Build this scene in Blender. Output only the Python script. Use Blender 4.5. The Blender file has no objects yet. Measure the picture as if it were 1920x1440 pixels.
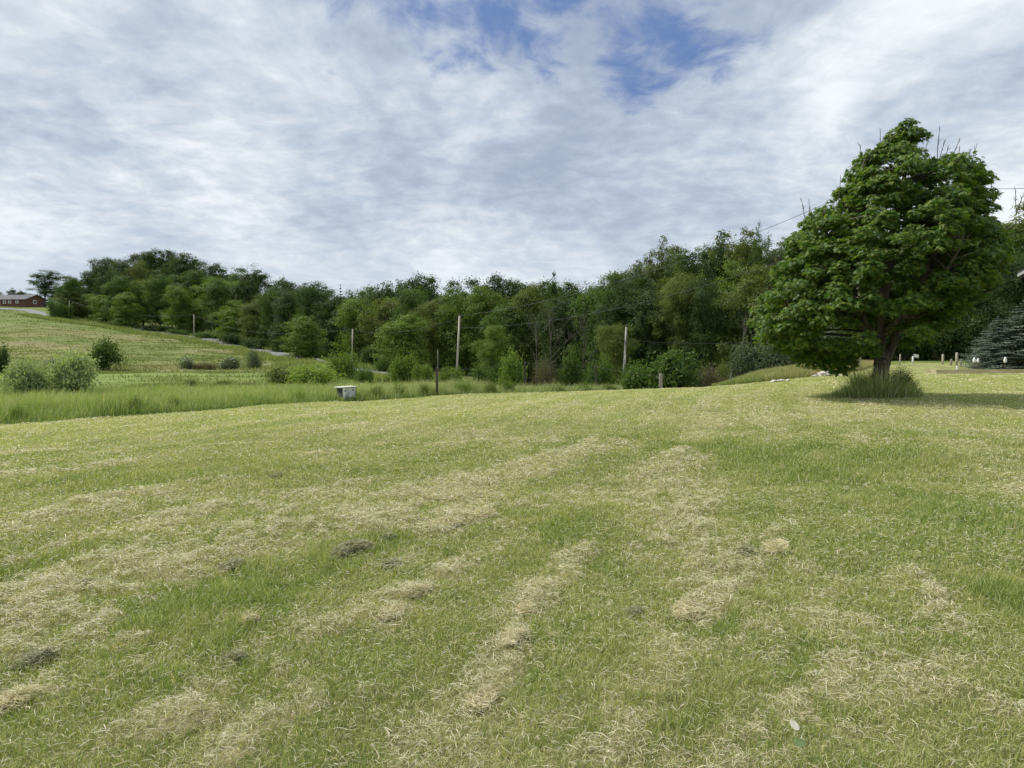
import bpy, math, random
import numpy as np
from mathutils import Vector
R = math.radians
scn = bpy.context.scene
COL = scn.collection
rng = np.random.default_rng(7)
random.seed(7)

# ------------------------------------------------------------------ camera
F = 1423.0; W2, H2 = 960.0, 720.0; HOR = 650.0; EYE = 1.6
PITCH = math.atan((H2 - HOR) / F)
cam_d = bpy.data.cameras.new('camera'); cam = bpy.data.objects.new('camera', cam_d); COL.objects.link(cam)
cam_d.sensor_width = 36; cam_d.lens = 36 * F / 1920.0
cam_d.clip_start = 0.05; cam_d.clip_end = 8000
cam.location = (0, 0, EYE); cam.rotation_euler = (R(90) - PITCH, 0, 0)
scn.camera = cam
scn.view_settings.view_transform = 'Standard'; scn.view_settings.look = 'None'
scn.view_settings.exposure = 0.42; scn.view_settings.gamma = 1

def ray(px, py):
    u = (px - W2) / F; v = (py - H2) / F
    c, s = math.cos(PITCH), math.sin(PITCH)
    Y = c - v * s; Z = -v * c - s
    return u / Y, Z / Y            # x and z per metre forward
def zat(px, py, Y): return EYE + Y * ray(px, py)[1]
def xat(px, Y, py=700): return ray(px, py)[0] * Y

# ------------------------------------------------------------------ world
SUN_EL, SUN_AZ = 48.0, -62.0     # azimuth from the view direction (+Y), negative = to the left
world = bpy.data.worlds.new('World'); scn.world = world; world.use_nodes = True
nt = world.node_tree; N = nt.nodes; L = nt.links; N.clear()
def nd(t, **k):
    n = N.new(t)
    for a, b in k.items(): setattr(n, a, b)
    return n
def mth(op, a, b=None, c=None, clamp=False):
    n = nd('ShaderNodeMath', operation=op); n.use_clamp = clamp
    for i, q in enumerate((a, b, c)):
        if q is None: continue
        if isinstance(q, (int, float)): n.inputs[i].default_value = q
        else: L.new(q, n.inputs[i])
    return n.outputs[0]
def vm(op, a, b=None):
    n = nd('ShaderNodeVectorMath', operation=op)
    for i, q in enumerate((a, b)):
        if q is None: continue
        if isinstance(q, tuple): n.inputs[i].default_value = q
        else: L.new(q, n.inputs[i])
    return n
def smooth(x, lo, hi):
    n = nd('ShaderNodeMapRange', interpolation_type='SMOOTHSTEP')
    L.new(x, n.inputs[0]); n.inputs[1].default_value = lo; n.inputs[2].default_value = hi
    return n.outputs[0]
def mixc(f, a, b):
    n = nd('ShaderNodeMix', data_type='RGBA')
    if isinstance(f, (int, float)): n.inputs[0].default_value = f
    else: L.new(f, n.inputs[0])
    for i, q in ((6, a), (7, b)):
        if isinstance(q, tuple): n.inputs[i].default_value = (*q, 1)
        else: L.new(q, n.inputs[i])
    return n.outputs[2]
def noise(vec, scale, detail=6, rough=.55, dist=0.0, lac=2.0):
    n = nd('ShaderNodeTexNoise'); L.new(vec, n.inputs['Vector'])
    n.inputs['Scale'].default_value = scale; n.inputs['Detail'].default_value = detail
    n.inputs['Roughness'].default_value = rough; n.inputs['Distortion'].default_value = dist
    n.inputs['Lacunarity'].default_value = lac
    return n
sky = nd('ShaderNodeTexSky', sky_type='NISHITA'); sky.sun_disc = False
sky.sun_elevation = R(SUN_EL); sky.sun_rotation = R(SUN_AZ)
tc = nd('ShaderNodeTexCoord'); sep = nd('ShaderNodeSeparateXYZ'); L.new(tc.outputs['Generated'], sep.inputs[0])
dz = mth('MAXIMUM', sep.outputs[2], 0.0)
den = mth('ADD', dz, 0.17)
cmb = nd('ShaderNodeCombineXYZ')
L.new(mth('DIVIDE', sep.outputs[0], den), cmb.inputs[0]); L.new(mth('DIVIDE', sep.outputs[1], den), cmb.inputs[1])
def plane_uv(px, py):            # the same point of the cloud layer, for placing the blue gaps
    x, z = ray(px, py); l = math.sqrt(x * x + 1 + z * z)
    return (x / l / (z / l + .17), 1 / l / (z / l + .17))
P = cmb.outputs[0]
warp = noise(P, 0.55, 3, .5); wv = vm('MULTIPLY', vm('SUBTRACT', warp.outputs['Color'], (.5, .5, .5)).outputs[0], (.55, .55, 0))
Pw = vm('ADD', P, wv.outputs[0]).outputs[0]
mp = nd('ShaderNodeMapping'); L.new(Pw, mp.inputs[0]); mp.inputs['Rotation'].default_value = (0, 0, R(-58)); mp.inputs['Scale'].default_value = (1.0, .55, 1)
S = mp.outputs[0]
n1 = noise(S, 0.62, 4, .52).outputs[0]
n2 = noise(S, 2.3, 9, .66, .15).outputs[0]
n3 = noise(Pw, 8.5, 6, .6, .3).outputs[0]
lum = mth('ADD', mth('ADD', mth('MULTIPLY', n1, .58), mth('MULTIPLY', n2, .25)), mth('MULTIPLY', n3, .17))
lumr = smooth(lum, .395, .625)
ccol = nd('ShaderNodeValToRGB'); L.new(lumr, ccol.inputs[0])
e = ccol.color_ramp.elements
e[0].position = 0; e[0].color = (.285, .34, .44, 1)
e[1].position = 1; e[1].color = (.70, .73, .76, 1)
q = ccol.color_ramp.elements.new(.35); q.color = (.40, .46, .545, 1)
q = ccol.color_ramp.elements.new(.68); q.color = (.53, .575, .63, 1)
cloud = ccol.outputs[0]
# gaps
gap = None
for (px, py, rx, amp) in [(960, -20, .30, 1.0), (1060, 30, .26, .95), (1225, 100, .20, 1.2), (1130, 70, .16, .85), (1330, 105, .15, .95), (1250, 20, .16, .6), (660, 0, .12, .75),
                          (1160, 170, .07, .6), (800, 150, .10, .5), (10, 85, .18, .45), (1400, 60, .1, .25), (750, -60, .3, .9)]:
    u, v = plane_uv(px, py)
    d = vm('LENGTH', vm('MULTIPLY', vm('SUBTRACT', P, (u, v, 0)).outputs[0], (1 / rx, .62 / rx, 0)).outputs[0]).outputs['Value']
    g = mth('MULTIPLY', mth('POWER', 2.71828, mth('MULTIPLY', mth('MULTIPLY', d, d), -1.0)), amp)
    gap = g if gap is None else mth('MAXIMUM', gap, g)
gn = noise(Pw, 7.5, 8, .62, .4).outputs[0]
gn2 = noise(S, 3.0, 4, .6, .3).outputs[0]
gf = smooth(mth('ADD', gap, mth('MULTIPLY', mth('SUBTRACT', mth('ADD', mth('MULTIPLY', gn, .65), mth('MULTIPLY', gn2, .35)), .5), 3.4)), .5, 1.35)
gf = mth('MULTIPLY', gf, smooth(gap, .08, .3))
blue = mixc(.8, sky.outputs[0], (.95, 1.6, 3.5))
# low pale band near the horizon, bluer to the left
low = smooth(dz, .20, .0)
hz = mixc(mth('MULTIPLY', low, .7), cloud, (.55, .605, .665))
cl10 = vm('MULTIPLY', hz, (10, 10, 10)).outputs[0]
fin = mixc(gf, cl10, blue)
bg = nd('ShaderNodeBackground'); L.new(fin, bg.inputs[0]); bg.inputs[1].default_value = 0.1
ow = nd('ShaderNodeOutputWorld'); L.new(bg.outputs[0], ow.inputs[0])
world.cycles.sampling_method = 'MANUAL'; world.cycles.sample_map_resolution = 512

sd = bpy.data.lights.new('sun', 'SUN'); sd.energy = 3.5; sd.angle = R(9); sd.color = (1, .95, .86)
sun = bpy.data.objects.new('sun', sd); COL.objects.link(sun)
sdir = Vector((math.sin(R(SUN_AZ)) * math.cos(R(SUN_EL)), math.cos(R(SUN_AZ)) * math.cos(R(SUN_EL)), math.sin(R(SUN_EL))))
sun.rotation_euler = sdir.to_track_quat('Z', 'Y').to_euler(); sun.location = (-20, 10, 40)

# ------------------------------------------------------------------ numpy helpers
def _h(ix, iy, s):
    n = (ix.astype(np.int64) * 374761393 + iy.astype(np.int64) * 668265263 + s * 974634777) & 0x7fffffff
    n = ((n ^ (n >> 13)) * 1274126177) & 0x7fffffff
    n = (n ^ (n >> 16)) & 0xffffff
    return n / float(0xffffff)
def vn(x, y, s=0):
    x = np.asarray(x, float); y = np.asarray(y, float)
    ix = np.floor(x); iy = np.floor(y); fx = x - ix; fy = y - iy
    fx = fx * fx * (3 - 2 * fx); fy = fy * fy * (3 - 2 * fy)
    a = _h(ix, iy, s); b = _h(ix + 1, iy, s); c = _h(ix, iy + 1, s); d = _h(ix + 1, iy + 1, s)
    return (a * (1 - fx) + b * fx) * (1 - fy) + (c * (1 - fx) + d * fx) * fy
def fbm(x, y, s=0, o=4):
    r = 0; a = .5; t = 0
    for i in range(o):
        r = r + a * vn(x * 2 ** i + 17.3 * i, y * 2 ** i - 9.1 * i, s + i); t += a; a *= .55
    return r / t
def sst(x, a, b):
    t = np.clip((x - a) / (b - a), 0, 1); return t * t * (3 - 2 * t)

# ------------------------------------------------------------------ terrain
COLS = {
 -260: [(20, 812), (50, 722), (70, 706), (90, 692), (130, 650), (180, 612), (220, 588), (270, 570), (320, 566)],
 0:    [(20.5, 795), (30, 752), (50, 717), (70, 703), (90, 690), (130, 652), (180, 615), (215, 594), (235, 582), (260, 575), (300, 573)],
 100:  [(20.5, 791), (30, 750), (50, 716), (70, 702), (90, 690), (130, 653), (180, 617), (212, 599), (235, 587), (260, 576), (300, 570)],
 200:  [(21, 783), (30, 748), (50, 714), (70, 701), (90, 690), (130, 657), (180, 628), (207, 614), (250, 592), (300, 575)],
 400:  [(22.5, 768), (32, 742), (50, 713), (70, 701), (90, 690), (130, 664), (175, 645), (250, 605), (300, 580)],
 500:  [(24, 758), (34, 738), (50, 714), (70, 702), (100, 686), (145, 661), (175, 652), (250, 610), (300, 590)],
 600:  [(26, 753), (36, 737), (50, 716), (70, 703), (105, 680), (130, 671), (170, 655), (250, 620), (300, 600)],
 700:  [(28, 750), (40, 733), (55, 716), (70, 703), (100, 692), (130, 680), (170, 660), (250, 625), (300, 610)],
 850:  [(29, 741), (40, 731), (55, 724), (70, 712), (100, 700), (130, 690), (170, 668), (250, 632), (300, 615)],
}
YK = np.exp(np.linspace(math.log(1.0), math.log(3000), 260))
def prof(pts, far):
    ys = [0.5, 8] ; zs = [0, 0.02]
    for Y, py in pts: ys.append(Y); zs.append(zat(960, py, Y))
    ys += far[0]; zs += far[1]
    return np.interp(YK, ys, zs)
tab = {}
for k, p in COLS.items():
    zl = zat(960, p[-1][1], p[-1][0])
    tab[k] = prof(p, ([500, 3000], [zl + 2, zl + 2]))
def zp(ys, zs): return np.interp(YK, ys, zs)
tab[1000] = zp([.5, 8, 20, 26, 32, 38, 50, 75, 110, 160, 250, 400, 3000], [0, .03, .05, -.12, zat(960, 736, 32), -.9, -2.2, -2.6, -1.6, 1.0, 7, 14, 16])
tab[1200] = zp([.5, 8, 20, 28, 34, 40, 50, 75, 110, 160, 250, 400, 3000], [0, .04, .12, -.02, zat(960, 731, 34), -.8, -2.0, -2.4, -1.4, 1.0, 7, 14, 16])
tab[1340] = zp([.5, 8, 20, 28, 34, 39, 50, 75, 110, 160, 250, 400, 3000], [0, .05, .18, .05, zat(960, 726, 34), -.55, -1.2, -1.6, -1, 1.0, 7, 14, 16])
tab[1420] = zp([.5, 8, 20, 28, 34, 42, 46, 55, 75, 160, 250, 400, 3000], [0, .06, .22, .12, zat(960, 721, 34), zat(960, 704, 42), -.15, -.8, -1, 1.0, 7, 14, 16])
tab[1500] = zp([.5, 8, 20, 28, 34, 44, 50, 60, 80, 160, 250, 400, 3000], [0, .08, .25, .2, zat(960, 713, 34), zat(960, 691, 44), .2, -.2, -.5, 1.5, 7, 14, 16])
tab[1600] = zp([.5, 8, 20, 30, 36, 46, 54, 80, 160, 250, 400, 3000], [0, .1, .27, .26, zat(960, 704, 36), zat(960, 682, 46), .5, .4, 2, 7, 14, 16])
tab[1750] = zp([.5, 8, 20, 30, 38, 50, 60, 80, 160, 250, 400, 3000], [0, .12, .28, .28, zat(960, 701, 38), zat(960, 681, 50), .6, .6, 2, 7, 14, 16])
tab[2200] = tab[1750] + .0
keys = sorted(tab); CA = np.array([math.atan((k - W2) / F) for k in keys]); TZ = np.array([tab[k] for k in keys])
AZ = np.linspace(CA[0], CA[-1], 160)
TG = np.stack([np.interp(AZ, CA, TZ[:, j]) for j in range(len(YK))], 1)
def blur(a, n, ax):
    k = np.hanning(n + 2)[1:-1]; k /= k.sum(); p = n // 2
    pad = [(0, 0), (0, 0)]; pad[ax] = (p, p); b = np.pad(a, pad, mode='edge')
    return np.apply_along_axis(lambda m: np.convolve(m, k, 'valid'), ax, b)
TG = blur(blur(TG, 9, 0), 7, 1)
LY = np.log(YK)
def base_h(x, y):
    x = np.asarray(x, float); y = np.asarray(y, float)
    rr = np.hypot(x, y); az = np.arctan2(x, y); azc = np.clip(az, AZ[0], AZ[-1])
    Y = np.clip(rr * np.cos(azc), 1.001, 2990)
    fi = (azc - AZ[0]) / (AZ[1] - AZ[0]); fj = (np.log(Y) - LY[0]) / (LY[1] - LY[0])
    i = np.clip(np.floor(fi).astype(int), 0, len(AZ) - 2); j = np.clip(np.floor(fj).astype(int), 0, len(YK) - 2)
    fi = fi - i; fj = fj - j
    z = (TG[i, j] * (1 - fi) + TG[i + 1, j] * fi) * (1 - fj) + (TG[i, j + 1] * (1 - fi) + TG[i + 1, j + 1] * fi) * fj
    fade = sst(np.abs(az), 1.0, 2.2)
    return z * (1 - fade) + fade * np.minimum(z, 0) * .3
def ht(x, y):
    x = np.asarray(x, float); y = np.asarray(y, float)
    z = base_h(x, y); r = np.hypot(x, y)
    z = z + (fbm(x * .9, y * .9, 5, 3) - .5) * .07 * sst(r, 1.5, 5) * (1 - sst(r, 40, 60))
    z = z + (fbm(x * .12, y * .12, 8, 3) - .5) * 1.3 * sst(r, 45, 110) * (1 - .5 * sst(r, 180, 260))
    return z
def hs(x, y): return float(ht(np.array([x]), np.array([y]))[0])
def hit(px, py):
    a, b = ray(px, py); Y = np.exp(np.linspace(math.log(2), math.log(400), 1600))
    g = ht(a * Y, Y); z = EYE + b * Y
    k = np.argmax(z <= g)
    if k == 0: k = len(Y) - 1
    return a * Y[k], float(Y[k]), float(g[k])

# mown edge as a function of azimuth
ME = [(-400, 818), (-150, 804), (0, 797), (200, 783), (400, 769), (520, 758), (640, 753), (740, 749), (850, 741), (940, 737.5)]
mea = []; mey = []
for px, py in ME:
    x, y, z = hit(px, py); mea.append(math.atan2(x, y)); mey.append(min(y, 34))
for px, y in [(1000, 32), (1100, 35), (1200, 36), (1330, 37), (1400, 35), (1500, 35.5), (1600, 38), (1660, 46), (1700, 50), (2400, 50)]:
    mea.append(math.atan((px - W2) / F)); mey.append(y)
mea = np.array(mea); mey = np.array(mey)
def medge(x, y): return np.interp(np.arctan2(x, y), mea, mey) + (fbm(np.asarray(x) * .8, np.asarray(y) * .8, 44, 2) - .5) * .5
# ------------------------------------------------------------------ hay / green maps (world space)
TH = R(19)
def uvw(x, y): return x * math.cos(TH) - y * math.sin(TH), x * math.sin(TH) + y * math.cos(TH)
def gp(px, py):
    a, b = ray(px, py); Y = -EYE / b; return a * Y, Y
def seg_d(x, y, pts):
    best = np.full(x.shape, 1e9)
    for (x0, y0), (x1, y1) in zip(pts[:-1], pts[1:]):
        dx, dy = x1 - x0, y1 - y0; t = np.clip(((x - x0) * dx + (y - y0) * dy) / (dx * dx + dy * dy + 1e-9), 0, 1)
        best = np.minimum(best, np.hypot(x - x0 - t * dx, y - y0 - t * dy))
    return best
HAYL = [  # pixel polyline on the lawn, width in metres, strength
 ([(-150, 1215), (0, 1160), (130, 1110), (260, 1075)], .62, 1.6), ([(260, 1075), (430, 1035), (620, 985), (800, 930)], .5, 1.05),
 ([(0, 1120), (200, 1040), (320, 1010)], .16, .9), ([(800, 930), (960, 890), (1150, 842)], .45, .7),
 ([(-60, 1065), (250, 1000), (500, 945), (700, 905)], .28, .55), ([(500, 975), (700, 925), (930, 880)], .12, .8),
 ([(-40, 1345), (60, 1310)], .12, 1.1), ([(200, 1225), (270, 1190)], .09, 1.0), ([(0, 1250), (90, 1240)], .14, 1.0),
 ([(330, 1060), (520, 1015)], .10, .8), ([(790, 1000), (870, 972), (990, 950)], .20, 1.2), ([(990, 950), (1120, 915)], .2, .6),
 ([(310, 1340), (400, 1310), (520, 1265)], .10, 1.0), ([(540, 1250), (600, 1195)], .12, .6), ([(710, 1160), (800, 1110), (860, 1075)], .10, 1.1), ([(860, 1075), (1000, 1010)], .14, .6),
 ([(940, 1245), (965, 1200), (990, 1140)], .075, 1.2), ([(990, 1140), (1030, 1095), (1130, 1040)], .11, .6),
 ([(1300, 1190), (1285, 1130), (1310, 1060)], .15, 1.15), ([(1310, 1060), (1280, 1000), (1230, 950), (1290, 860)], .42, .8),
 ([(1390, 1035), (1480, 1020), (1540, 1060)], .18, .9), ([(1390, 1080), (1450, 1070), (1510, 1110)], .24, .9), ([(1380, 1200), (1450, 1190)], .12, .6),
 ([(1730, 1110), (1740, 1170), (1800, 1210)], .16, .75), ([(1500, 1190), (1650, 1240), (1560, 1330)], .35, .5), ([(1700, 1300), (1880, 1350)], .2, .6),
 ([(890, 1330), (920, 1290)], .10, .9), ([(560, 1310), (620, 1300)], .06, .8), ([(480, 1410), (640, 1330)], .10, .6), ([(400, 1440), (520, 1380)], .08, .9),
 ([(1180, 1410), (1250, 1360)], .2, .35), ([(1400, 1440), (1600, 1400)], .25, .45), ([(1540, 1100), (1640, 1110), (1720, 1140)], .22, .5),
 ([(1760, 780), (1900, 795)], .8, .7), ([(1080, 770), (1350, 800), (1500, 790)], 2.2, .45), ([(700, 790), (1000, 830)], 1.2, .35), ([(0, 885), (160, 870)], .5, .5), ([(150, 960), (420, 905)], .3, .35),
]
GRL = [([(1350, 850), (1500, 900), (1700, 880)], .9, 1.0), ([(1700, 960), (1900, 1000)], .7, .8), ([(1450, 860), (1520, 855)], .4, 1.2), ([(1880, 1120), (1980, 1180)], .3, 1.6), ([(200, 900), (480, 880)], .8, .7), ([(-50, 1085), (180, 1020)], .14, .9),
       ([(300, 1180), (560, 1080), (760, 1010)], .28, .9), ([(560, 1060), (820, 985)], .12, .6), ([(1350, 1120), (1345, 1200)], .10, .9), ([(1150, 830), (1400, 815), (1900, 850)], .5, .5), ([(950, 1060), (1110, 970)], .3, .6), ([(400, 1180), (430, 1260)], .2, .6),
       ([(1380, 1340), (1280, 1400)], .2, .5)]
HAYW = [([gp(*p) for p in a], w, s) for a, w, s in HAYL]
GRW = [([gp(*p) for p in a], w, s) for a, w, s in GRL]
def haymap(x, y):
    x = np.asarray(x, float); y = np.asarray(y, float)
    wx = x + (fbm(x * 1.3, y * 1.3, 31, 3) - .5) * .5 + (fbm(x * 5, y * 5, 32, 2) - .5) * .22; wy = y + (fbm(x * 1.3, y * 1.3, 37, 3) - .5) * .7 + (fbm(x * 5, y * 5, 38, 2) - .5) * .3
    h = np.zeros_like(x); g = np.zeros_like(x)
    for pts, w, s in HAYW: h = np.maximum(h, s * np.exp(-(seg_d(wx, wy, pts) / w) ** 2))
    for pts, w, s in GRW: g = np.maximum(g, s * np.exp(-(seg_d(wx, wy, pts) / w) ** 2))
    u, v = uvw(x, y); u = u + (fbm(v * .25, u * .25, 3, 3) - .5) * 1.6
    st = fbm(u * 1.9, v * .13, 12, 4); pt = fbm(x * 2.6, y * 2.6, 21, 4); big = fbm(x * .35, y * .35, 55, 3)
    b = sst(st * .60 + pt * .40, .47, .66) * .52
    far = sst(np.hypot(x, y), 8, 20); row = np.cos(u * 2 * np.pi / 1.25 + 1.0)
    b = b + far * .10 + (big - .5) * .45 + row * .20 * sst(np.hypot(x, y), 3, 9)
    fine = fbm(x * 9, y * 9, 81, 3); h = h * (.05 + 1.5 * sst(pt * .45 + fine * .55, .37, .60)) + b + (fine - .5) * .55 - g * .6
    return np.clip(h, 0, 1.3), np.clip(g, 0, 1.5)

# ------------------------------------------------------------------ mesh helpers
def build_mesh(name, V, faces, cols=None, mats=(), smooth=False, midx=None):
    """faces: list of int arrays (n,k)"""
    me = bpy.data.meshes.new(name)
    V = np.asarray(V, np.float32); me.vertices.add(len(V)); me.vertices.foreach_set('co', V.ravel())
    loops = np.concatenate([f.ravel() for f in faces]).astype(np.int32)
    tot = np.concatenate([np.full(len(f), f.shape[1]) for f in faces]).astype(np.int32)
    st = np.concatenate([[0], np.cumsum(tot)[:-1]]).astype(np.int32)
    me.loops.add(len(loops)); me.loops.foreach_set('vertex_index', loops)
    me.polygons.add(len(tot)); me.polygons.foreach_set('loop_start', st)
    if midx is not None: me.polygons.foreach_set('material_index', np.asarray(midx, np.int32))
    me.polygons.foreach_set('use_smooth', np.full(len(tot), smooth))
    if cols is not None:
        at = me.color_attributes.new('col', 'FLOAT_COLOR', 'POINT')
        c = np.ones((len(V), 4), np.float32); c[:, :3] = cols; at.data.foreach_set('color', c.ravel())
    for m in mats: me.materials.append(m)
    me.update(calc_edges=True)
    return me
def link(name, me, parent=None, loc=(0, 0, 0)):
    o = bpy.data.objects.new(name, me); COL.objects.link(o); o.location = loc
    if parent is not None: o.parent = parent
    return o
def tag(o, label=None, cat=None, group=None, kind=None):
    if label: o['label'] = label
    if cat: o['category'] = cat
    if group: o['group'] = group
    if kind: o['kind'] = kind
    return o
def empty(name, label, cat, loc=(0, 0, 0), rz=0, group=None):
    o = bpy.data.objects.new(name, None); COL.objects.link(o); o.location = loc; o.rotation_euler = (0, 0, rz)
    return tag(o, label, cat, group)
class MB:
    def __init__(s): s.V = []; s.Fc = []; s.M = []; s.C = []; s.n = 0
    def add(s, V, faces, m=0, col=None):
        V = np.asarray(V, float).reshape(-1, 3)
        for f in faces:
            f = np.asarray(f); s.Fc.append(f + s.n); s.M.append(np.full(len(f), m))
        s.V.append(V); s.n += len(V)
        s.C.append(np.ones((len(V), 3)) * (np.array(col) if col is not None else 1))
    def box(s, c, d, m=0, rz=0, taper=1.0, col=None):
        x, y, z = np.array(d) / 2.0
        v = np.array([[-x, -y, -z], [x, -y, -z], [x, y, -z], [-x, y, -z], [-x * taper, -y * taper, z], [x * taper, -y * taper, z], [x * taper, y * taper, z], [-x * taper, y * taper, z]])
        cs, sn = math.cos(rz), math.sin(rz); v = np.stack([v[:, 0] * cs - v[:, 1] * sn, v[:, 0] * sn + v[:, 1] * cs, v[:, 2]], 1) + np.array(c)
        s.add(v, [np.array([[0, 3, 2, 1], [4, 5, 6, 7], [0, 1, 5, 4], [1, 2, 6, 5], [2, 3, 7, 6], [3, 0, 4, 7]])], m, col)
    def tube(s, pts, rad, seg=7, m=0, col=None, cap=True):
        pts = np.asarray(pts, float); n = len(pts); rad = np.broadcast_to(np.asarray(rad, float), (n,))
        t = np.gradient(pts, axis=0); t /= (np.linalg.norm(t, axis=1, keepdims=True) + 1e-9)
        ref = np.array([0.31, .95, .05]) if abs(t[0][2]) > .6 else np.array([0, 0, 1.0])
        a = np.cross(t, ref); a /= (np.linalg.norm(a, axis=1, keepdims=True) + 1e-9); b = np.cross(t, a)
        th = np.linspace(0, 2 * np.pi, seg, endpoint=False)
        V = pts[:, None] + rad[:, None, None] * (np.cos(th)[None, :, None] * a[:, None] + np.sin(th)[None, :, None] * b[:, None])
        i = np.arange(n - 1)[:, None] * seg; j = np.arange(seg)[None]; j2 = (j + 1) % seg
        f = np.stack([i + j, i + j2, i + seg + j2, i + seg + j], -1).reshape(-1, 4)
        fs = [f]
        if cap: fs.append(np.arange(seg)[None, ::-1]); fs.append((np.arange(seg) + (n - 1) * seg)[None])
        s.add(V.reshape(-1, 3), fs, m, col)
    def mesh(s, name, mats, smooth=False, cols=False):
        return build_mesh(name, np.concatenate(s.V), s.Fc, np.concatenate(s.C) if cols else None, mats, smooth, np.concatenate(s.M))
    def build(s, name, mats, parent=None, smooth=False, cols=False, loc=(0, 0, 0)):
        return link(name, s.mesh(name, mats if isinstance(mats, (list, tuple)) else [mats], smooth, cols), parent, loc)

# ------------------------------------------------------------------ materials
def mat(name, build):
    m = bpy.data.materials.new(name); m.use_nodes = True; t = m.node_tree; t.nodes.clear()
    o = t.nodes.new('ShaderNodeOutputMaterial'); t.links.new(build(t), o.inputs[0]); return m
def tn(t, ty, **k):
    n = t.nodes.new(ty)
    for a, b in k.items(): setattr(n, a, b)
    return n
def princ(t, col, rough=.8, spec=.3):
    b = tn(t, 'ShaderNodeBsdfPrincipled')
    if isinstance(col, tuple): b.inputs['Base Color'].default_value = (*col, 1)
    else: t.links.new(col, b.inputs['Base Color'])
    b.inputs['Roughness'].default_value = rough; b.inputs['Specular IOR Level'].default_value = spec
    return b
def leafy(name, src, trans=.3, rough=.55, spec=.25, var=.35, warm=.15):
    def f(t):
        lk = t.links
        if src == 'obj': c = tn(t, 'ShaderNodeObjectInfo').outputs['Color']
        else: c = tn(t, 'ShaderNodeVertexColor', layer_name='col').outputs[0]
        if var > 0:
            g = tn(t, 'ShaderNodeNewGeometry'); mr = tn(t, 'ShaderNodeMapRange'); lk.new(g.outputs['Random Per Island'], mr.inputs[0])
            mr.inputs[3].default_value = 1 - var; mr.inputs[4].default_value = 1 + var
            h = tn(t, 'ShaderNodeHueSaturation'); lk.new(c, h.inputs['Color']); lk.new(mr.outputs[0], h.inputs['Value'])
            m2 = tn(t, 'ShaderNodeMapRange'); lk.new(g.outputs['Random Per Island'], m2.inputs[0]); m2.inputs[3].default_value = .5 + .03 * 1; m2.inputs[4].default_value = .5 - warm * .25
            lk.new(m2.outputs[0], h.inputs['Hue']); c = h.outputs[0]
        b = princ(t, c, rough, spec)
        tr = tn(t, 'ShaderNodeBsdfTranslucent')
        hs_ = tn(t, 'ShaderNodeMix', data_type='RGBA', blend_type='MULTIPLY'); hs_.inputs[0].default_value = 1; lk.new(c, hs_.inputs[6]); hs_.inputs[7].default_value = (1.5, 1.6, .7, 1)
        lk.new(hs_.outputs[2], tr.inputs[0])
        mx = tn(t, 'ShaderNodeMixShader'); mx.inputs[0].default_value = trans; lk.new(b.outputs[0], mx.inputs[1]); lk.new(tr.outputs[0], mx.inputs[2])
        return mx.outputs[0]
    return mat(name, f)
M_leaf = leafy('leaf', 'obj', .30, .6, .15, .22, .12)
M_maple = leafy('maple_leaf', 'obj', .36, .5, .28, .32, .16)
M_grass = leafy('grass_blade', 'col', .25, .6, .25, .22, .12)
M_needle = leafy('needle', 'obj', .08, .6, .3, .3, .05)
def noisy(name, c1, c2, scale=8, rough=.85, stretch=(1, 1, 1), bump=.3, detail=6, spec=.2):
    def f(t):
        lk = t.links; tcn = tn(t, 'ShaderNodeTexCoord'); mp = tn(t, 'ShaderNodeMapping'); mp.inputs['Scale'].default_value = stretch
        lk.new(tcn.outputs['Object'], mp.inputs[0]); n = tn(t, 'ShaderNodeTexNoise'); lk.new(mp.outputs[0], n.inputs[0]); n.inputs['Scale'].default_value = scale; n.inputs['Detail'].default_value = detail
        r = tn(t, 'ShaderNodeValToRGB'); lk.new(n.outputs[0], r.inputs[0]); r.color_ramp.elements[0].position = .35; r.color_ramp.elements[1].position = .68
        r.color_ramp.elements[0].color = (*c1, 1); r.color_ramp.elements[1].color = (*c2, 1)
        b = princ(t, r.outputs[0], rough, spec)
        bp = tn(t, 'ShaderNodeBump'); bp.inputs['Strength'].default_value = bump; bp.inputs['Distance'].default_value = .02; lk.new(n.outputs[0], bp.inputs['Height']); lk.new(bp.outputs[0], b.inputs['Normal'])
        return b.outputs[0]
    return mat(name, f)
M_bark = noisy('bark', (.05, .042, .032), (.17, .145, .11), 6, .95, (1, 1, .15), 1.0)
M_bark_pale = noisy('pale_bark', (.13, .12, .10), (.30, .28, .25), 5, .9, (1, 1, .3), .5)
M_bark_mid = noisy('grey_bark', (.07, .062, .05), (.16, .145, .12), 5, .9, (1, 1, .3), .5)
M_pole = noisy('weathered_pole', (.34, .31, .25), (.58, .53, .43), 4, .85, (1, 1, .12), .3)
M_pole_patch = noisy('peeling_pole', (.10, .10, .08), (.62, .60, .54), 5, .85, (1, 1, .35), .3)
M_post = noisy('grey_post', (.16, .145, .125), (.40, .37, .33), 9, .9, (1, 1, .12), .6)
M_postdark = noisy('dark_post', (.05, .043, .035), (.14, .12, .095), 9, .9, (1, 1, .12), .6)
M_stone = noisy('pale_stone', (.42, .40, .35), (.70, .67, .60), 9, .9, (1, 1, 1), .6)
M_road = noisy('road_gravel', (.17, .17, .175), (.25, .25, .255), 3, .9, (1, 1, 1), .3)
M_white = noisy('white_paint', (.62, .62, .60), (.80, .80, .79), 6, .5, (1, 1, 1), .1)
M_dark = noisy('dark_paint_hole_shade', (.02, .02, .022), (.05, .05, .055), 6, .5, (1, 1, 1), .1)
M_whitewood = noisy('worn_white_wood', (.36, .36, .35), (.72, .73, .74), 7, .8, (1, 1, .4), .4)
M_darkwood = noisy('dark_wood', (.035, .037, .042), (.09, .09, .10), 7, .8, (1, 1, .3), .4)
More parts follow.
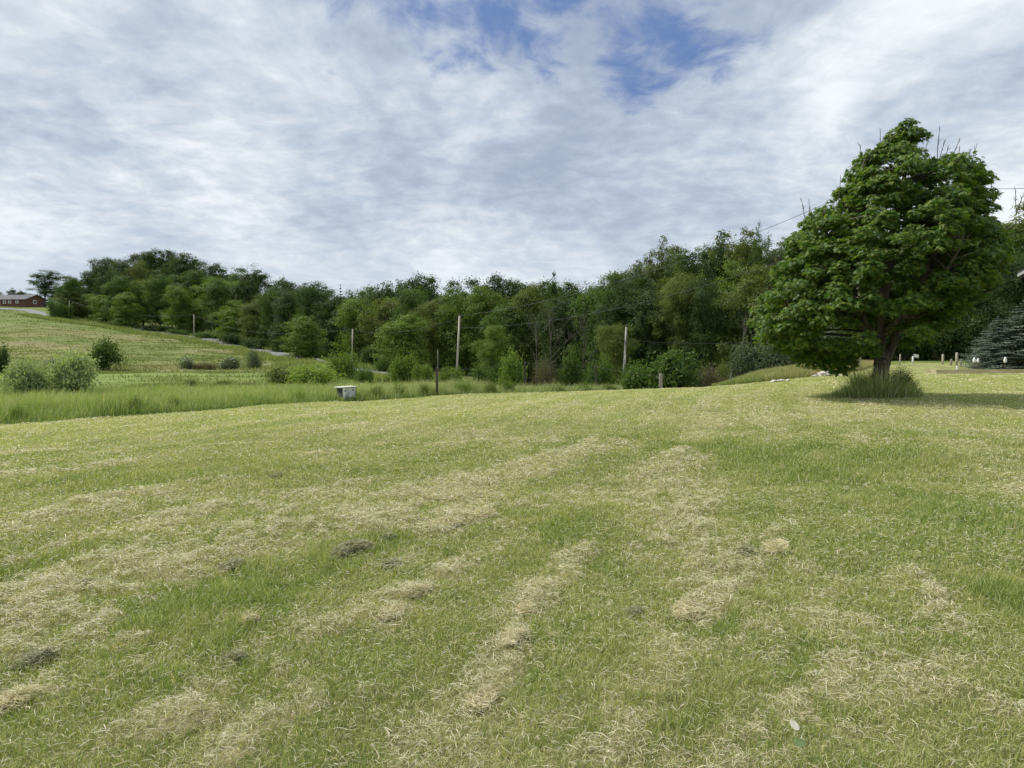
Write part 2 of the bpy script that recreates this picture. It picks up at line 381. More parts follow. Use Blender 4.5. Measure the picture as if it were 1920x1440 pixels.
M_lid = noisy('pale_lid', (.42, .43, .34), (.66, .66, .56), 6, .7, (1, 1, 1), .3)
M_brick = noisy('red_siding', (.11, .062, .048), (.165, .085, .065), 1.5, .8, (1, 1, 6), .2)
M_roof = noisy('grey_shingle', (.10, .105, .115), (.17, .175, .19), 1.2, .9, (1, 1, 1), .2)
M_siding = noisy('grey_siding', (.42, .42, .43), (.50, .50, .51), 3, .7, (1, 1, 8), .1)
M_glass = mat('window_glass', lambda t: princ(t, (.03, .035, .04), .15, .6).outputs[0])
M_wire = mat('wire', lambda t: princ(t, (.05, .05, .055), .5, .3).outputs[0])
M_timber = noisy('straw_timber', (.40, .34, .18), (.62, .54, .33), 5, .85, (.2, 1, 1), .4)
M_leafdry = noisy('dry_leaf', (.52, .50, .36), (.74, .72, .58), 20, .7, (1, 1, 1), .3)
def ground_mat():
    def f(t):
        lk = t.links; c = tn(t, 'ShaderNodeVertexColor', layer_name='col').outputs[0]
        tcn = tn(t, 'ShaderNodeTexCoord')
        val = None
        for sc, lo, hi in ((.35, .82, 1.18), (2.2, .75, 1.25), (14, .7, 1.3), (70, .6, 1.4)):
            n = tn(t, 'ShaderNodeTexNoise'); lk.new(tcn.outputs['Object'], n.inputs[0]); n.inputs['Scale'].default_value = sc; n.inputs['Detail'].default_value = 4
            mr = tn(t, 'ShaderNodeMapRange'); lk.new(n.outputs[0], mr.inputs[0]); mr.inputs[1].default_value = .3; mr.inputs[2].default_value = .7; mr.inputs[3].default_value = lo; mr.inputs[4].default_value = hi
            if val is None: val = mr.outputs[0]
            else:
                q = tn(t, 'ShaderNodeMath', operation='MULTIPLY'); lk.new(val, q.inputs[0]); lk.new(mr.outputs[0], q.inputs[1]); val = q.outputs[0]
        h = tn(t, 'ShaderNodeHueSaturation'); lk.new(c, h.inputs['Color']); lk.new(val, h.inputs['Value'])
        b = princ(t, h.outputs[0], .95, .1)
        bp = tn(t, 'ShaderNodeBump'); bp.inputs['Strength'].default_value = .6; bp.inputs['Distance'].default_value = .03; lk.new(val, bp.inputs['Height']); lk.new(bp.outputs[0], b.inputs['Normal'])
        return b.outputs[0]
    return mat('ground', f)
M_ground = ground_mat()

# ------------------------------------------------------------------ colours
C_G1 = np.array([.20, .275, .050]); C_G2 = np.array([.48, .56, .18]); C_OL = np.array([.52, .53, .22]); C_ST = np.array([.58, .52, .31]); C_ST2 = np.array([.78, .72, .50])
def mixn(a, b, t): return a * (1 - t[:, None]) + b * t[:, None]
def ground_color(x, y):
    hay, g = haymap(x, y); r = np.hypot(x, y)
    lawn = mixn(np.tile(np.array([.15, .165, .055]), (len(x), 1)), np.array([.27, .245, .13]), np.clip(hay, 0, 1))
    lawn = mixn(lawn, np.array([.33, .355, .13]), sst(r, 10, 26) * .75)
    n = fbm(x * .06, y * .06, 71, 4); n2 = fbm(x * .3, y * .3, 75, 3)
    past = mixn(np.tile(np.array([.15, .185, .055]), (len(x), 1)), np.array([.225, .215, .095]), sst(n * .7 + n2 * .3, .38, .68))
    rough = mixn(np.tile(np.array([.15, .205, .05]), (len(x), 1)), np.array([.20, .245, .07]), sst(n2, .4, .6))
    past = mixn(rough, past, sst(y, 62, 78))
    strip = sst(y, 42, 48) * (1 - sst(y, 64, 72)) * (x < -8)
    past = mixn(past, np.array([.20, .26, .07]), strip * .9)
    past = mixn(past, np.array([.15, .20, .055]), sst(y, 175, 205) * .6)
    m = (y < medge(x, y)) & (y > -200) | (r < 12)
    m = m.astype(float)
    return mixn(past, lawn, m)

# ------------------------------------------------------------------ ground
fa = np.concatenate([np.linspace(-180, -46, 40, endpoint=False), np.linspace(-46, 46, 330, endpoint=False), np.linspace(46, 180, 40, endpoint=False)])
fr = np.concatenate([np.exp(np.linspace(math.log(.4), math.log(20), 130, endpoint=False)), np.exp(np.linspace(math.log(20), math.log(300), 460, endpoint=False)), np.exp(np.linspace(math.log(300), math.log(3000), 40))])
A_, R_ = np.meshgrid(np.radians(fa), fr, indexing='ij')
gx = (R_ * np.sin(A_)).ravel(); gy = (R_ * np.cos(A_)).ravel(); gz = ht(gx, gy)
na, nr = len(fa), len(fr)
i = np.arange(na)[:, None]; j = np.arange(nr - 1)[None]; i2 = (i + 1) % na
q = np.stack([i * nr + j, i * nr + j + 1, i2 * nr + j + 1, i2 * nr + j], -1).reshape(-1, 4)
gv = np.stack([gx, gy, gz], 1); gv = np.vstack([gv, [[0, 0, 0]]])
cen = np.stack([np.full(na, na * nr), np.arange(na) * nr, ((np.arange(na) + 1) % na) * nr], 1)
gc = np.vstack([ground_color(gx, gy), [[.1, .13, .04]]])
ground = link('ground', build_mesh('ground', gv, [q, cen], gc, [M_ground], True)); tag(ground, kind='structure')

# ------------------------------------------------------------------ road
RP = [(-120, 262), (-30, 256), (20, 250), (62, 240), (80, 228), (110, 219), (160, 212), (250, 203), (365, 187), (450, 166), (500, 148), (550, 127), (600, 108), (650, 90), (712, 72), (790, 62), (880, 58), (1000, 60)]
rp = np.array([[xat(a, b), b] for a, b in RP])
def spline(p, n):
    p = np.asarray(p, float); out = []
    for k in range(len(p) - 1):
        p0 = p[max(k - 1, 0)]; p1 = p[k]; p2 = p[k + 1]; p3 = p[min(k + 2, len(p) - 1)]
        for t in np.linspace(0, 1, n, endpoint=False):
            out.append(.5 * ((2 * p1) + (-p0 + p2) * t + (2 * p0 - 5 * p1 + 4 * p2 - p3) * t * t + (-p0 + 3 * p1 - 3 * p2 + p3) * t ** 3))
    out.append(p[-1]); return np.array(out)
rc = spline(rp, 14); tg = np.gradient(rc, axis=0); tg /= np.linalg.norm(tg, axis=1, keepdims=True); nm = np.stack([-tg[:, 1], tg[:, 0]], 1)
def strip(cs, zoff, name, m):
    rows = [rc + nm * c for c in cs]; V = []
    for r_ in rows: V.append(np.stack([r_[:, 0], r_[:, 1], ht(r_[:, 0], r_[:, 1]) + zoff], 1))
    V = np.stack(V, 1); n, k = V.shape[:2]; a = np.arange(n - 1)[:, None] * k; b = np.arange(k - 1)[None]
    f = np.stack([a + b, a + b + 1, a + k + b + 1, a + k + b], -1).reshape(-1, 4)
    return link(name, build_mesh(name, V.reshape(-1, 3), [f], None, [m], True))
road = strip([-2.3, -1.2, 0, 1.2, 2.3], .08, 'road', M_road); tag(road, kind='structure')

# ------------------------------------------------------------------ blades
def blades(name, x, y, z, h, w, az, lean, c0, c1, two=True, mats=None):
    n = len(x); tw = rng.uniform(0, 2 * np.pi, n); wx = np.cos(tw) * w / 2; wy = np.sin(tw) * w / 2
    dx = np.sin(az) * lean * h; dy = np.cos(az) * lean * h; hz_ = h * np.sqrt(np.clip(1 - np.minimum(lean, .97) ** 2, .03, 1))
    if two:
        V = np.zeros((n, 5, 3))
        V[:, 0] = np.stack([x - wx, y - wy, z - .004], 1); V[:, 1] = np.stack([x + wx, y + wy, z - .004], 1)
        mx, my, mz = x + dx * .36, y + dy * .36, z + hz_ * .60
        V[:, 2] = np.stack([mx + wx * .8, my + wy * .8, mz], 1); V[:, 3] = np.stack([mx - wx * .8, my - wy * .8, mz], 1)
        V[:, 4] = np.stack([x + dx, y + dy, z + hz_], 1)
        o = np.arange(n)[:, None] * 5
        fs = [o + np.array([[0, 1, 2, 3]]), o + np.array([[3, 2, 4]])]
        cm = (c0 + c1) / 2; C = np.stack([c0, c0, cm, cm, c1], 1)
    else:
        V = np.zeros((n, 3, 3)); V[:, 0] = np.stack([x - wx, y - wy, z - .004], 1); V[:, 1] = np.stack([x + wx, y + wy, z - .004], 1)
        V[:, 2] = np.stack([x + dx, y + dy, z + hz_], 1); fs = [np.arange(n)[:, None] * 3 + np.array([[0, 1, 2]])]; C = np.stack([c0, c1, c1], 1)
    return V.reshape(-1, 3), fs, C.reshape(-1, 3)
def merge(parts):
    V = []; T = {}; C = []; o = 0
    for v, fs, c in parts:
        for f in fs: T.setdefault(f.shape[1], []).append(f + o)
        V.append(v); C.append(c); o += len(v)
    return np.concatenate(V), [np.concatenate(a) for a in T.values()], np.concatenate(C)
def fan(n, y0, y1, k=.76, m=.35):
    y = np.sqrt(rng.uniform(y0 * y0, y1 * y1, int(n))); x = rng.uniform(-1, 1, int(n)) * (k * y + m); return x, y
def fan_area(y0, y1, k=.76): return k * (y1 * y1 - y0 * y0)

DENS = 1.0
parts = []; hay_parts = []
for (y0, y1, dens, two) in [(2.1, 5, 18000, True), (5, 8, 10000, True), (8, 13, 3600, True), (13, 21, 900, False), (21, 38, 260, False)]:
    n = fan_area(y0, y1) * dens * DENS; x, y = fan(n, y0, y1); r = np.hypot(x, y)
    ok = y < medge(x, y); x, y, r = x[ok], y[ok], r[ok]
    hay, g = haymap(x, y)
    keep = rng.random(len(x)) > np.clip(hay * .35, 0, .5); x, y, r, hay, g = x[keep], y[keep], r[keep], hay[keep], g[keep]; n = len(x)
    tuft = fbm(x * 9, y * 9, 91, 2); z = ht(x, y)
    h = rng.uniform(.022, .050, n) * (.65 + .8 * tuft) * (1 + .9 * g) * (1 - .25 * np.clip(hay, 0, 1))
    w = np.maximum(.0022, .00066 * r) * rng.uniform(.7, 1.2, n)
    if not two: w *= 1.5
    az = rng.uniform(0, 2 * np.pi, n); lean = rng.beta(2.4, 1.5, n) * .97
    t = np.clip(rng.normal(.42, .22, n) + (tuft - .5) * .5 - .22 * g, 0, 1); c1 = mixn(np.tile(C_G1, (n, 1)), C_G2, t)
    pt = fbm(x * 1.7, y * 1.7, 14, 3); c1 = mixn(c1, C_OL, np.clip(sst(pt, .42, .62) * .5 + hay * .35 - g * .3 + .2 * sst(r, 7, 16), 0, .8))
    dry = rng.random(n) < (.10 + .34 * np.clip(hay, 0, 1) * .9); c1[dry] = mixn(np.tile(C_ST, (dry.sum(), 1)), C_ST2, rng.random(dry.sum()))
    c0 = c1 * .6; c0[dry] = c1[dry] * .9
    # the sheet is seen very obliquely far away: lighter tips
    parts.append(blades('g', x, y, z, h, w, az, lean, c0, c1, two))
for (y0, y1, dens) in [(-1.0, 8, 1700), (8, 20, 520), (20, 38, 130)]:
    wx_ = 1.15 * max(y1, 1) + 6; n = int((y1 - y0) * 2 * wx_ * dens); x = rng.uniform(-wx_, wx_, n); y = rng.uniform(y0, y1, n)
    ok = (np.abs(x) < 1.15 * np.maximum(y, 0) + 6) & (y < medge(x, y)) & ~((np.abs(x) < .76 * y + .30) & (y > 2.1)); x, y = x[ok], y[ok]; n = len(x); r = np.hypot(x, y)
    hay, g = haymap(x, y); c1 = mixn(np.tile(C_G1, (n, 1)), C_G2, np.clip(rng.normal(.42, .22, n), 0, 1)); c1 = mixn(c1, C_OL, np.clip(.3 + hay * .4, 0, .8)); dry = rng.random(n) < .15 + .4 * np.clip(hay, 0, 1); c1[dry] = C_ST2 * .9
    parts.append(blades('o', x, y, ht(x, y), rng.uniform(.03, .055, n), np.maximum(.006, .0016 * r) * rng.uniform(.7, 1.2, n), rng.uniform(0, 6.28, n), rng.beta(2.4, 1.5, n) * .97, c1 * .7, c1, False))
V, fs, C = merge(parts)
lawn = link('lawn_grass', build_mesh('lawn_grass', V, fs, C, [M_grass], True)); tag(lawn, 'short mown green and straw-flecked grass covering the sloping lawn', 'grass', kind='stuff')
print('lawn blades verts', len(V))

def strands(x, y, z, ln, w, az, rise, col, bend=.25):
    """thin bent ribbons lying on the ground"""
    n = len(x); dx = np.sin(az) * ln; dy = np.cos(az) * ln; px_ = np.cos(az) * w / 2; py_ = -np.sin(az) * w / 2
    b = rng.normal(0, bend, n); V = np.zeros((n, 8, 3))
    for k, s in enumerate((-.5, -.17, .17, .5)):
        arch = (0.25 - s * s) * 4
        cx = x + dx * s + np.cos(az) * ln * b * arch * .5; cy = y + dy * s - np.sin(az) * ln * b * arch * .5
        cz = z + rise * s * ln + arch * .06 * ln
        sc = 1 if abs(s) < .3 else .45
        V[:, 2 * k] = np.stack([cx - px_ * sc, cy - py_ * sc, cz], 1); V[:, 2 * k + 1] = np.stack([cx + px_ * sc, cy + py_ * sc, cz + w * .4], 1)
    o = np.arange(n)[:, None] * 8
    fs = [np.concatenate([o + np.array([[0, 1, 3, 2]]), o + np.array([[2, 3, 5, 4]]), o + np.array([[4, 5, 7, 6]])])]
    return V.reshape(-1, 3), fs, np.repeat(col, 8, 0)
parts = []
for (y0, y1, dens) in [(2.1, 5, 13500), (5, 8, 7500), (8, 13, 2600), (13, 22, 560), (22, 38, 130)]:
    x, y = fan(fan_area(y0, y1) * dens, y0, y1); hay, g = haymap(x, y)
    ok = (rng.random(len(x)) < .20 + .75 * sst(hay, .15, 1.15)) & (y < medge(x, y)); x, y, hay = x[ok], y[ok], hay[ok]; n = len(x); r = np.hypot(x, y)
    pile = sst(hay, .5, 1.3) * fbm(x * 7, y * 7, 66, 3) * .115
    z = ht(x, y) + rng.uniform(.010, .038, n) + pile * rng.uniform(.3, 1, n)
    u = rng.random(n); col = mixn(np.tile(np.array([.36, .32, .19]), (n, 1)), np.array([.76, .715, .56]), u)
    grn = rng.random(n) < np.where(hay > .4, .22, .45); col[grn] = mixn(np.tile(np.array([.30, .34, .13]), (grn.sum(), 1)), np.array([.46, .46, .22]), rng.random(grn.sum()))
    brn = rng.random(n) < .08 * sst(hay, .3, .9); col[brn] = np.array([.13, .11, .065])  # dark strands mixed in as painted shade for crevices in thick hay
    w = np.maximum(.0016, .00046 * r) * rng.uniform(.6, 1.5, n)
    parts.append(strands(x, y, z, rng.uniform(.012, .044, n) * np.where(rng.random(n) < .06, 1.7, 1) * (1 + .03 * r), w, rng.uniform(0, np.pi * 2, n), rng.normal(0, .3, n), col, .18))
V, fs, C = merge(parts)
cl = link('grass_clippings', build_mesh('grass_clippings', V, fs, C, [M_grass], True)); tag(cl, 'dry straw coloured grass clippings strewn in streaks over the mown lawn', 'clippings', kind='stuff')
print('hay verts', len(V))

# ------------------------------------------------------------------ hay clumps
CL = [(660, 1038, .20, .085, 'd', 'dark grey-green hay clump lying alone on the lawn, largest dark lump'),
      (838, 985, .19, .05, 's', 'long straw-coloured hay mound just right of and above the dark clump'),
      (905, 970, .16, .04, 's', 'flat pale hay mound at the far end of the long straw one'),
      (727, 1013, .06, .035, 'd', 'small dark hay lump between the large dark clump and straw mound'),
      (732, 1062, .07, .03, 'd', 'small grey hay tuft just below right of the large dark clump'),
      (782, 1113, .10, .035, 's', 'pale hay clump in the thin streak below the large dark clump'),
      (733, 1155, .085, .04, 's', 'grey-brown hay clump at the lower end of the central streak'),
      (966, 1202, .085, .05, 's', 'upright oval straw clump in the middle of the near lawn'),
      (985, 1150, .09, .035, 's', 'loose straw clump directly above the upright oval one'),
      (158, 1102, .06, .04, 'd', 'little dark lump inside the thick hay band on the left'),
      (440, 1243, .05, .04, 'd', 'small dark hay tuft in green grass at the lower left'),
      (467, 1168, .045, .035, 's', 'small pale hay tuft above the dark tuft in lower left green'),
      (65, 1245, .10, .05, 'd', 'wide dark hay lump under the left end of the thick band'),
      (25, 1322, .12, .05, 's', 'brownish hay clump at the lower left edge of the lawn'),
      (905, 1318, .10, .035, 's', 'pale straw clump nearest the bottom centre of the lawn'),
      (1290, 1150, .14, .045, 's', 'straw clump at the lower end of the broad central-right streak'),
      (1455, 1030, .15, .045, 's', 'grey straw clump at the top of the right-hand hay patch'),
      (1398, 1038, .08, .04, 'd', 'small dark lump at the left end of the right-hand hay patch'),
      (435, 1065, .10, .035, 'd', 'thin grey-green hay ridge along the lower edge of the thick band'),
      (520, 895, .09, .035, 'd', 'tiny dark hay lump far out on the left lawn'),
      (1190, 1152, .06, .03, 'd', 'small grey-green tuft left of the broad streak end')]
for (px, py, rad, hh, kd, lab) in CL:
    rad *= .74; hh *= .5 if kd == 'd' else .36
    X, Y, Z = hit(px, py); n = int(1300 * (rad / .1) ** 1.2); th = rng.uniform(0, 2 * np.pi, n); rr_ = np.sqrt(rng.random(n)) * rad
    lx = np.cos(th) * rr_ * 1.65; ly = np.sin(th) * rr_ * .80; an = R(68); X_ = lx * math.cos(an) - ly * math.sin(an); Y_ = lx * math.sin(an) + ly * math.cos(an)
    prof_ = np.clip(1 - (rr_ / rad) ** 2, 0, 1) ** .7; nz = fbm((X_ + X) * 16, (Y_ + Y) * 16, 4, 3); top = hh * 1.5 * prof_ * sst(nz + prof_ * .35, .35, .85); kk = rng.random(n) < sst(nz + prof_ * .7, .45, .85)
    z = ht(X_ + X, Y_ + Y) - Z + .015 + top * (1 - .35 * rng.random(n) ** 2)
    X_, Y_, z, top = X_[kk], Y_[kk], z[kk], top[kk]; n = len(z)
    if kd == 'd': col = mixn(np.tile(np.array([.16, .165, .09]), (n, 1)), np.array([.48, .47, .30]), rng.random(n) ** 1.4)
    else: col = mixn(np.tile(np.array([.30, .27, .16]), (n, 1)), np.array([.80, .73, .52]), rng.random(n))
    w = max(.0022, .0006 * Y) * rng.uniform(.7, 1.4, n)
    v, f, c = strands(X_, Y_, z, rng.uniform(.03, .085, n) * (1 + .02 * Y), w, rng.uniform(0, 2 * np.pi, n), rng.normal(0, .35, n), col, .5)
    o = link('hay_clump', build_mesh('hay_clump', v, f, c, [M_grass], True), None, (X, Y, Z)); tag(o, lab, 'hay clump', 'clumps of cut hay lying on the lawn')

# ------------------------------------------------------------------ tall grass
def edge_point(az): return np.interp(az, mea, mey)
parts = []
n = 140000
az = rng.uniform(math.atan((-390 - W2) / F), math.atan((1165 - W2) / F), n)
dd = rng.beta(1.0, 1.8, n) * 16; Ye = edge_point(az) + dd
x = np.tan(az) * Ye; y = Ye; e0 = medge(x, y); ok = y > e0 + .02; x, y, dd, az = x[ok], y[ok], dd[ok], az[ok]; n = len(x)
dens = fbm(x * .5, y * .5, 19, 3); tt = fbm(x * 1.3, y * 1.3, 29, 3)
pxx = W2 + F * x / y
hm = np.interp(pxx, [-100, 0, 400, 640, 800, 950, 1100, 1165], [.52, .52, .44, .42, .50, .40, .36, .30])
h = hm * rng.uniform(.4, 1.15, n) * (.55 + .9 * fbm(x * .55, y * .55, 77, 2)) * (.35 + 1.25 * fbm(x * 2.2, y * 2.2, 30, 3)) * np.clip(.35 + dd * 1.2, .35, 1) * np.where(dd > 5, .8, 1)
w = np.maximum(.006, .00042 * np.hypot(x, y)) * rng.uniform(.8, 1.4, n)
c1 = mixn(np.tile(np.array([.20, .285, .065]), (n, 1)), np.array([.44, .50, .18]), np.clip(rng.normal(.45, .25, n) + (dens - .5) * 1.2, 0, 1))
s_ = rng.random(n) < np.interp(pxx, [600, 800, 1165], [.16, .30, .35]); c1[s_] = np.array([.52, .50, .27]); h[s_] *= 1.15
c1 = mixn(c1, np.array([.30, .33, .15]), sst(pxx, 700, 1000) * .45)
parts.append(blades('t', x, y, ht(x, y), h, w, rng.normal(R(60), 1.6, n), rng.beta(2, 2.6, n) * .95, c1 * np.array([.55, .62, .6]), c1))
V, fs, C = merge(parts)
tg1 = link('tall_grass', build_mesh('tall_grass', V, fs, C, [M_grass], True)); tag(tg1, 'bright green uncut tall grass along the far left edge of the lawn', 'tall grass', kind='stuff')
# right bank
n = 42000; px_ = rng.uniform(1335, 1650, n); az = np.arctan((px_ - W2) / F); Y = edge_point(az) + rng.uniform(.1, 12, n) * np.interp(px_, [1335, 1450, 1600, 1650], [.5, 1, .9, .5])
x = np.tan(az) * Y; y = Y; tt = fbm(x * .9, y * .9, 33, 3)
h = rng.uniform(.16, .42, n) * (.6 + .8 * tt) * np.interp(px_, [1335, 1400, 1600, 1650], [.6, 1, .8, .5]); c1 = mixn(np.tile(np.array([.21, .27, .07]), (n, 1)), np.array([.46, .42, .20]), np.clip(rng.normal(.3, .25, n) + (tt - .5) * 1.4 + .35 * sst(y, 41, 46) * sst(px_, 1480, 1540), 0, 1)); rd_ = rng.random(n) < .25 * sst(px_, 1440, 1540); c1[rd_] = np.array([.50, .34, .20])
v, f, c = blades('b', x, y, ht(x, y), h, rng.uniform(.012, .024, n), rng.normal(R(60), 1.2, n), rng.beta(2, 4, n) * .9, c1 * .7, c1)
o = link('bank_grass', build_mesh('bank_grass', v, f, c, [M_grass], True)); tag(o, 'rough reddish-tipped tall grass on the low bank left of the maple', 'tall grass', kind='stuff')
# pasture tufts
n = 200000; Yv = np.exp(rng.uniform(math.log(40), math.log(250), n)); pxv = rng.uniform(-330, 860, n); x = (pxv - W2) / F * Yv; y = Yv
tt = fbm(x * .22, y * .22, 41, 4); ok = (rng.random(n) < sst(tt, .35, .62) + .15); strip_ = (y > 45) & (y < 68) & (x < -8); ok &= ~strip_ | (rng.random(n) < .25)
droad = np.full(n, 1e9)
for k in range(0, len(rc) - 1, 3): droad = np.minimum(droad, np.hypot(x - rc[k, 0], y - rc[k, 1]))
ok &= droad > 4.2
x, y, tt, droad = x[ok], y[ok], tt[ok], droad[ok]; n = len(x); nn = fbm(x * .06, y * .06, 71, 4)
h = rng.uniform(.05, .20, n) * (.6 + tt) * np.where(y < 60, 1.0, 1.15) * np.where(droad < 12, 1.4, 1); w = rng.uniform(.10, .26, n) * np.clip(y / 120, .35, 1.3)
c1 = mixn(np.tile(np.array([.15, .205, .055]), (n, 1)), np.array([.29, .275, .13]), np.clip(rng.normal(.35, .18, n) + (nn - .5) * 1.1, 0, 1))
c1 = mixn(c1, np.array([.17, .225, .065]), np.where(droad < 12, .5, 0) + 0 * x)
parts = [blades('p', x, y, ht(x, y), h, w, rng.uniform(0, 6.28, n), rng.beta(2, 3, n) * .8, c1 * .9, c1, False)]
V, fs, C = merge(parts)
o = link('pasture_grass', build_mesh('pasture_grass', V, fs, C, [M_grass], True)); tag(o, 'rough olive and brown pasture grass on the hillside field below the road', 'pasture', kind='stuff')

# tall verge grass along the near side of the road, with gaps where the road shows
n = 60000; ii = rng.integers(0, len(rc) - 1, n); off_ = rng.uniform(2.3, 6.5, n) * np.where(rng.random(n) < .78, 1, -1)
sgn_ = -1.0; px0_ = rc[ii] + rng.uniform(0, 1, (n, 1)) * (rc[ii + 1] - rc[ii]); nn2 = nm[ii] * np.where((nm[ii] * rc[ii]).sum(1) > 0, -1, 1)[:, None]
pp = px0_ + nn2 * off_[:, None]; x, y = pp[:, 0], pp[:, 1]; pxx = W2 + F * px0_[:, 0] / px0_[:, 1]; hg_ = np.interp(pxx, [-100, 0, 20, 30, 75, 90, 430, 440, 455, 465, 484, 492, 516, 524, 534, 540, 556, 566, 588, 592, 602, 610, 690, 698, 726, 735], [.5, .4, .1, .02, .02, .95, .95, .3, .3, .9, .9, .2, .2, .9, .9, .2, .2, .9, .9, .1, .1, .8, .8, .05, .05, .6])
h = hg_ * rng.uniform(.4, 1.1, n); k_ = h > .05; x, y, h = x[k_], y[k_], h[k_]; n = len(x)
c1 = mixn(np.tile(np.array([.17, .23, .06]), (n, 1)), np.array([.33, .36, .15]), rng.random(n))
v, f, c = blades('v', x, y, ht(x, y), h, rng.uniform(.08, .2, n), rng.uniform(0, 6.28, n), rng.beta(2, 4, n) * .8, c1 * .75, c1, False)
o = link('verge_grass', build_mesh('verge_grass', v, f, c, [M_grass], True)); tag(o, 'tall uncut grass lining the road verge on the hillside', 'verge grass', kind='stuff')

# ------------------------------------------------------------------ foliage generators
def unit(v): return v / (np.linalg.norm(v, axis=1, keepdims=True) + 1e-9)
def cards(c, nrm, size, asp=.55, fold=.12, rg=rng):
    n = len(c); r = unit(rg.normal(size=(n, 3))); t = unit(np.cross(nrm, r)); b = np.cross(nrm, t); s = size[:, None]
    V = np.stack([c - t * s * .5, c + b * s * asp * .5 + nrm * s * fold, c + t * s * .5, c - b * s * asp * .5 + nrm * s * fold], 1)
    return V.reshape(-1, 3), np.arange(n * 4).reshape(n, 4)
def lobes_tree(seed, h=12., cr=4.2, cb=.22, nl=26, nleaf=13000, ls=.30, lob=.36, shape='round', sparse=0., trunk_r=.22, tuft=.30):
    rg = np.random.default_rng(seed); cz = h * (cb + 1) / 2; hz2 = h * (1 - cb) / 2
    Lc = []; tries = 0
    while len(Lc) < nl and tries < 4000:
        tries += 1; th = rg.uniform(0, 2 * np.pi); zz = rg.uniform(-1, 1)
        if shape == 'round': w = math.sqrt(max(0, 1 - abs(zz) ** 2.3))
        elif shape == 'cone': w = max(.1, (1 - zz) / 2) ** .8
        elif shape == 'vase': w = math.sqrt(max(0, 1 - abs(zz) ** 3)) * (.55 + .45 * (zz + 1) / 2)
        else: w = math.sqrt(max(0, 1 - abs(zz) ** 4))
        rr_ = (rg.uniform(.35, .9) if rg.random() < .75 else rg.uniform(0, .4)) * w * cr * .82
        p = np.array([math.cos(th) * rr_, math.sin(th) * rr_, cz + zz * hz2 * .86])
        if all(np.linalg.norm(p - q) > lob * cr * .55 for q in Lc): Lc.append(p)
    nb = len(Lc)
    for _ in range(9):
        q = Lc[rg.integers(0, nb)]; u_ = unit(np.array([[q[0], q[1], (q[2] - cz) + hz2 * .9]]))[0]; Lc.append(q + u_ * cr * rg.uniform(.30, .48))
    Lc = np.array(Lc); lr = cr * lob * rg.uniform(.65, 1.2, len(Lc)); lr[nb:] *= .45; wgt = lr ** 2; wgt /= wgt.sum()
    # tufts on lobe shells
    nt_ = max(60, int(nleaf / 34)); li = rg.choice(len(Lc), nt_, p=wgt); d = unit(rg.normal(size=(nt_, 3)) + np.array([0, 0, .35]))
    tc_ = Lc[li] + d * lr[li][:, None] * rg.uniform(.7, 1.08, nt_)[:, None] * np.array([1, 1, .78])
    gv_ = vn(tc_[:, 0] * .9 + tc_[:, 1] * .6 + 50 + seed, tc_[:, 2] * 1.1 - tc_[:, 1] * .3 + 50, seed)
    if True:
        k = (rg.random(nt_) > sparse) & (gv_ > .16); tc_, d = tc_[k], d[k]; nt_ = len(tc_)
    ti = rg.integers(0, nt_, nleaf); sp = tuft * cr / 4.2 * rg.uniform(.6, 1.4, nt_)
    off = rg.normal(size=(nleaf, 3)) * sp[ti][:, None] * np.array([1, 1, .65])
    c = tc_[ti] + off; ctr = np.array([0, 0, cz - hz2 * .2])
    nrm = unit(d[ti] * 1.0 + unit(off) * .5 + rg.normal(size=(nleaf, 3)) * .42 + np.array([0, 0, .5]))
    V, f = cards(c, nrm, ls * rg.uniform(.6, 1.3, nleaf), .6, .1, rg)
    V[:, 2] *= h / np.percentile(V[:, 2], 99.3); rx = np.percentile(np.hypot(V[:, 0], V[:, 1]), 93); V[:, :2] *= cr / rx
    crown = build_mesh('crown', V, [f], None, [M_leaf], False)
    mb = MB(); top = h * .8; k = 7; zz = np.linspace(0, top, k); wob = np.cumsum(rg.normal(0, .1, (k, 2)), 0); wob[0] = 0
    tp = np.stack([wob[:, 0], wob[:, 1], zz], 1); mb.tube(tp, trunk_r * (1 - .85 * zz / top) + .02 * 1, 7)
    for i_ in rg.choice(len(Lc), min(len(Lc), 14), replace=False):
        e_ = Lc[i_]; z0 = min(max(h * cb * .8, e_[2] - np.hypot(e_[0], e_[1]) * .8), top * .95)
        s0 = np.array([np.interp(z0, zz, wob[:, 0]), np.interp(z0, zz, wob[:, 1]), z0]); m_ = (s0 + e_) / 2 + np.array([0, 0, .25])
        mb.tube(np.array([s0, m_, e_]), np.array([.085, .055, .02]) * trunk_r / .22, 5)
    return crown, mb.mesh('trunk', [M_bark], True)
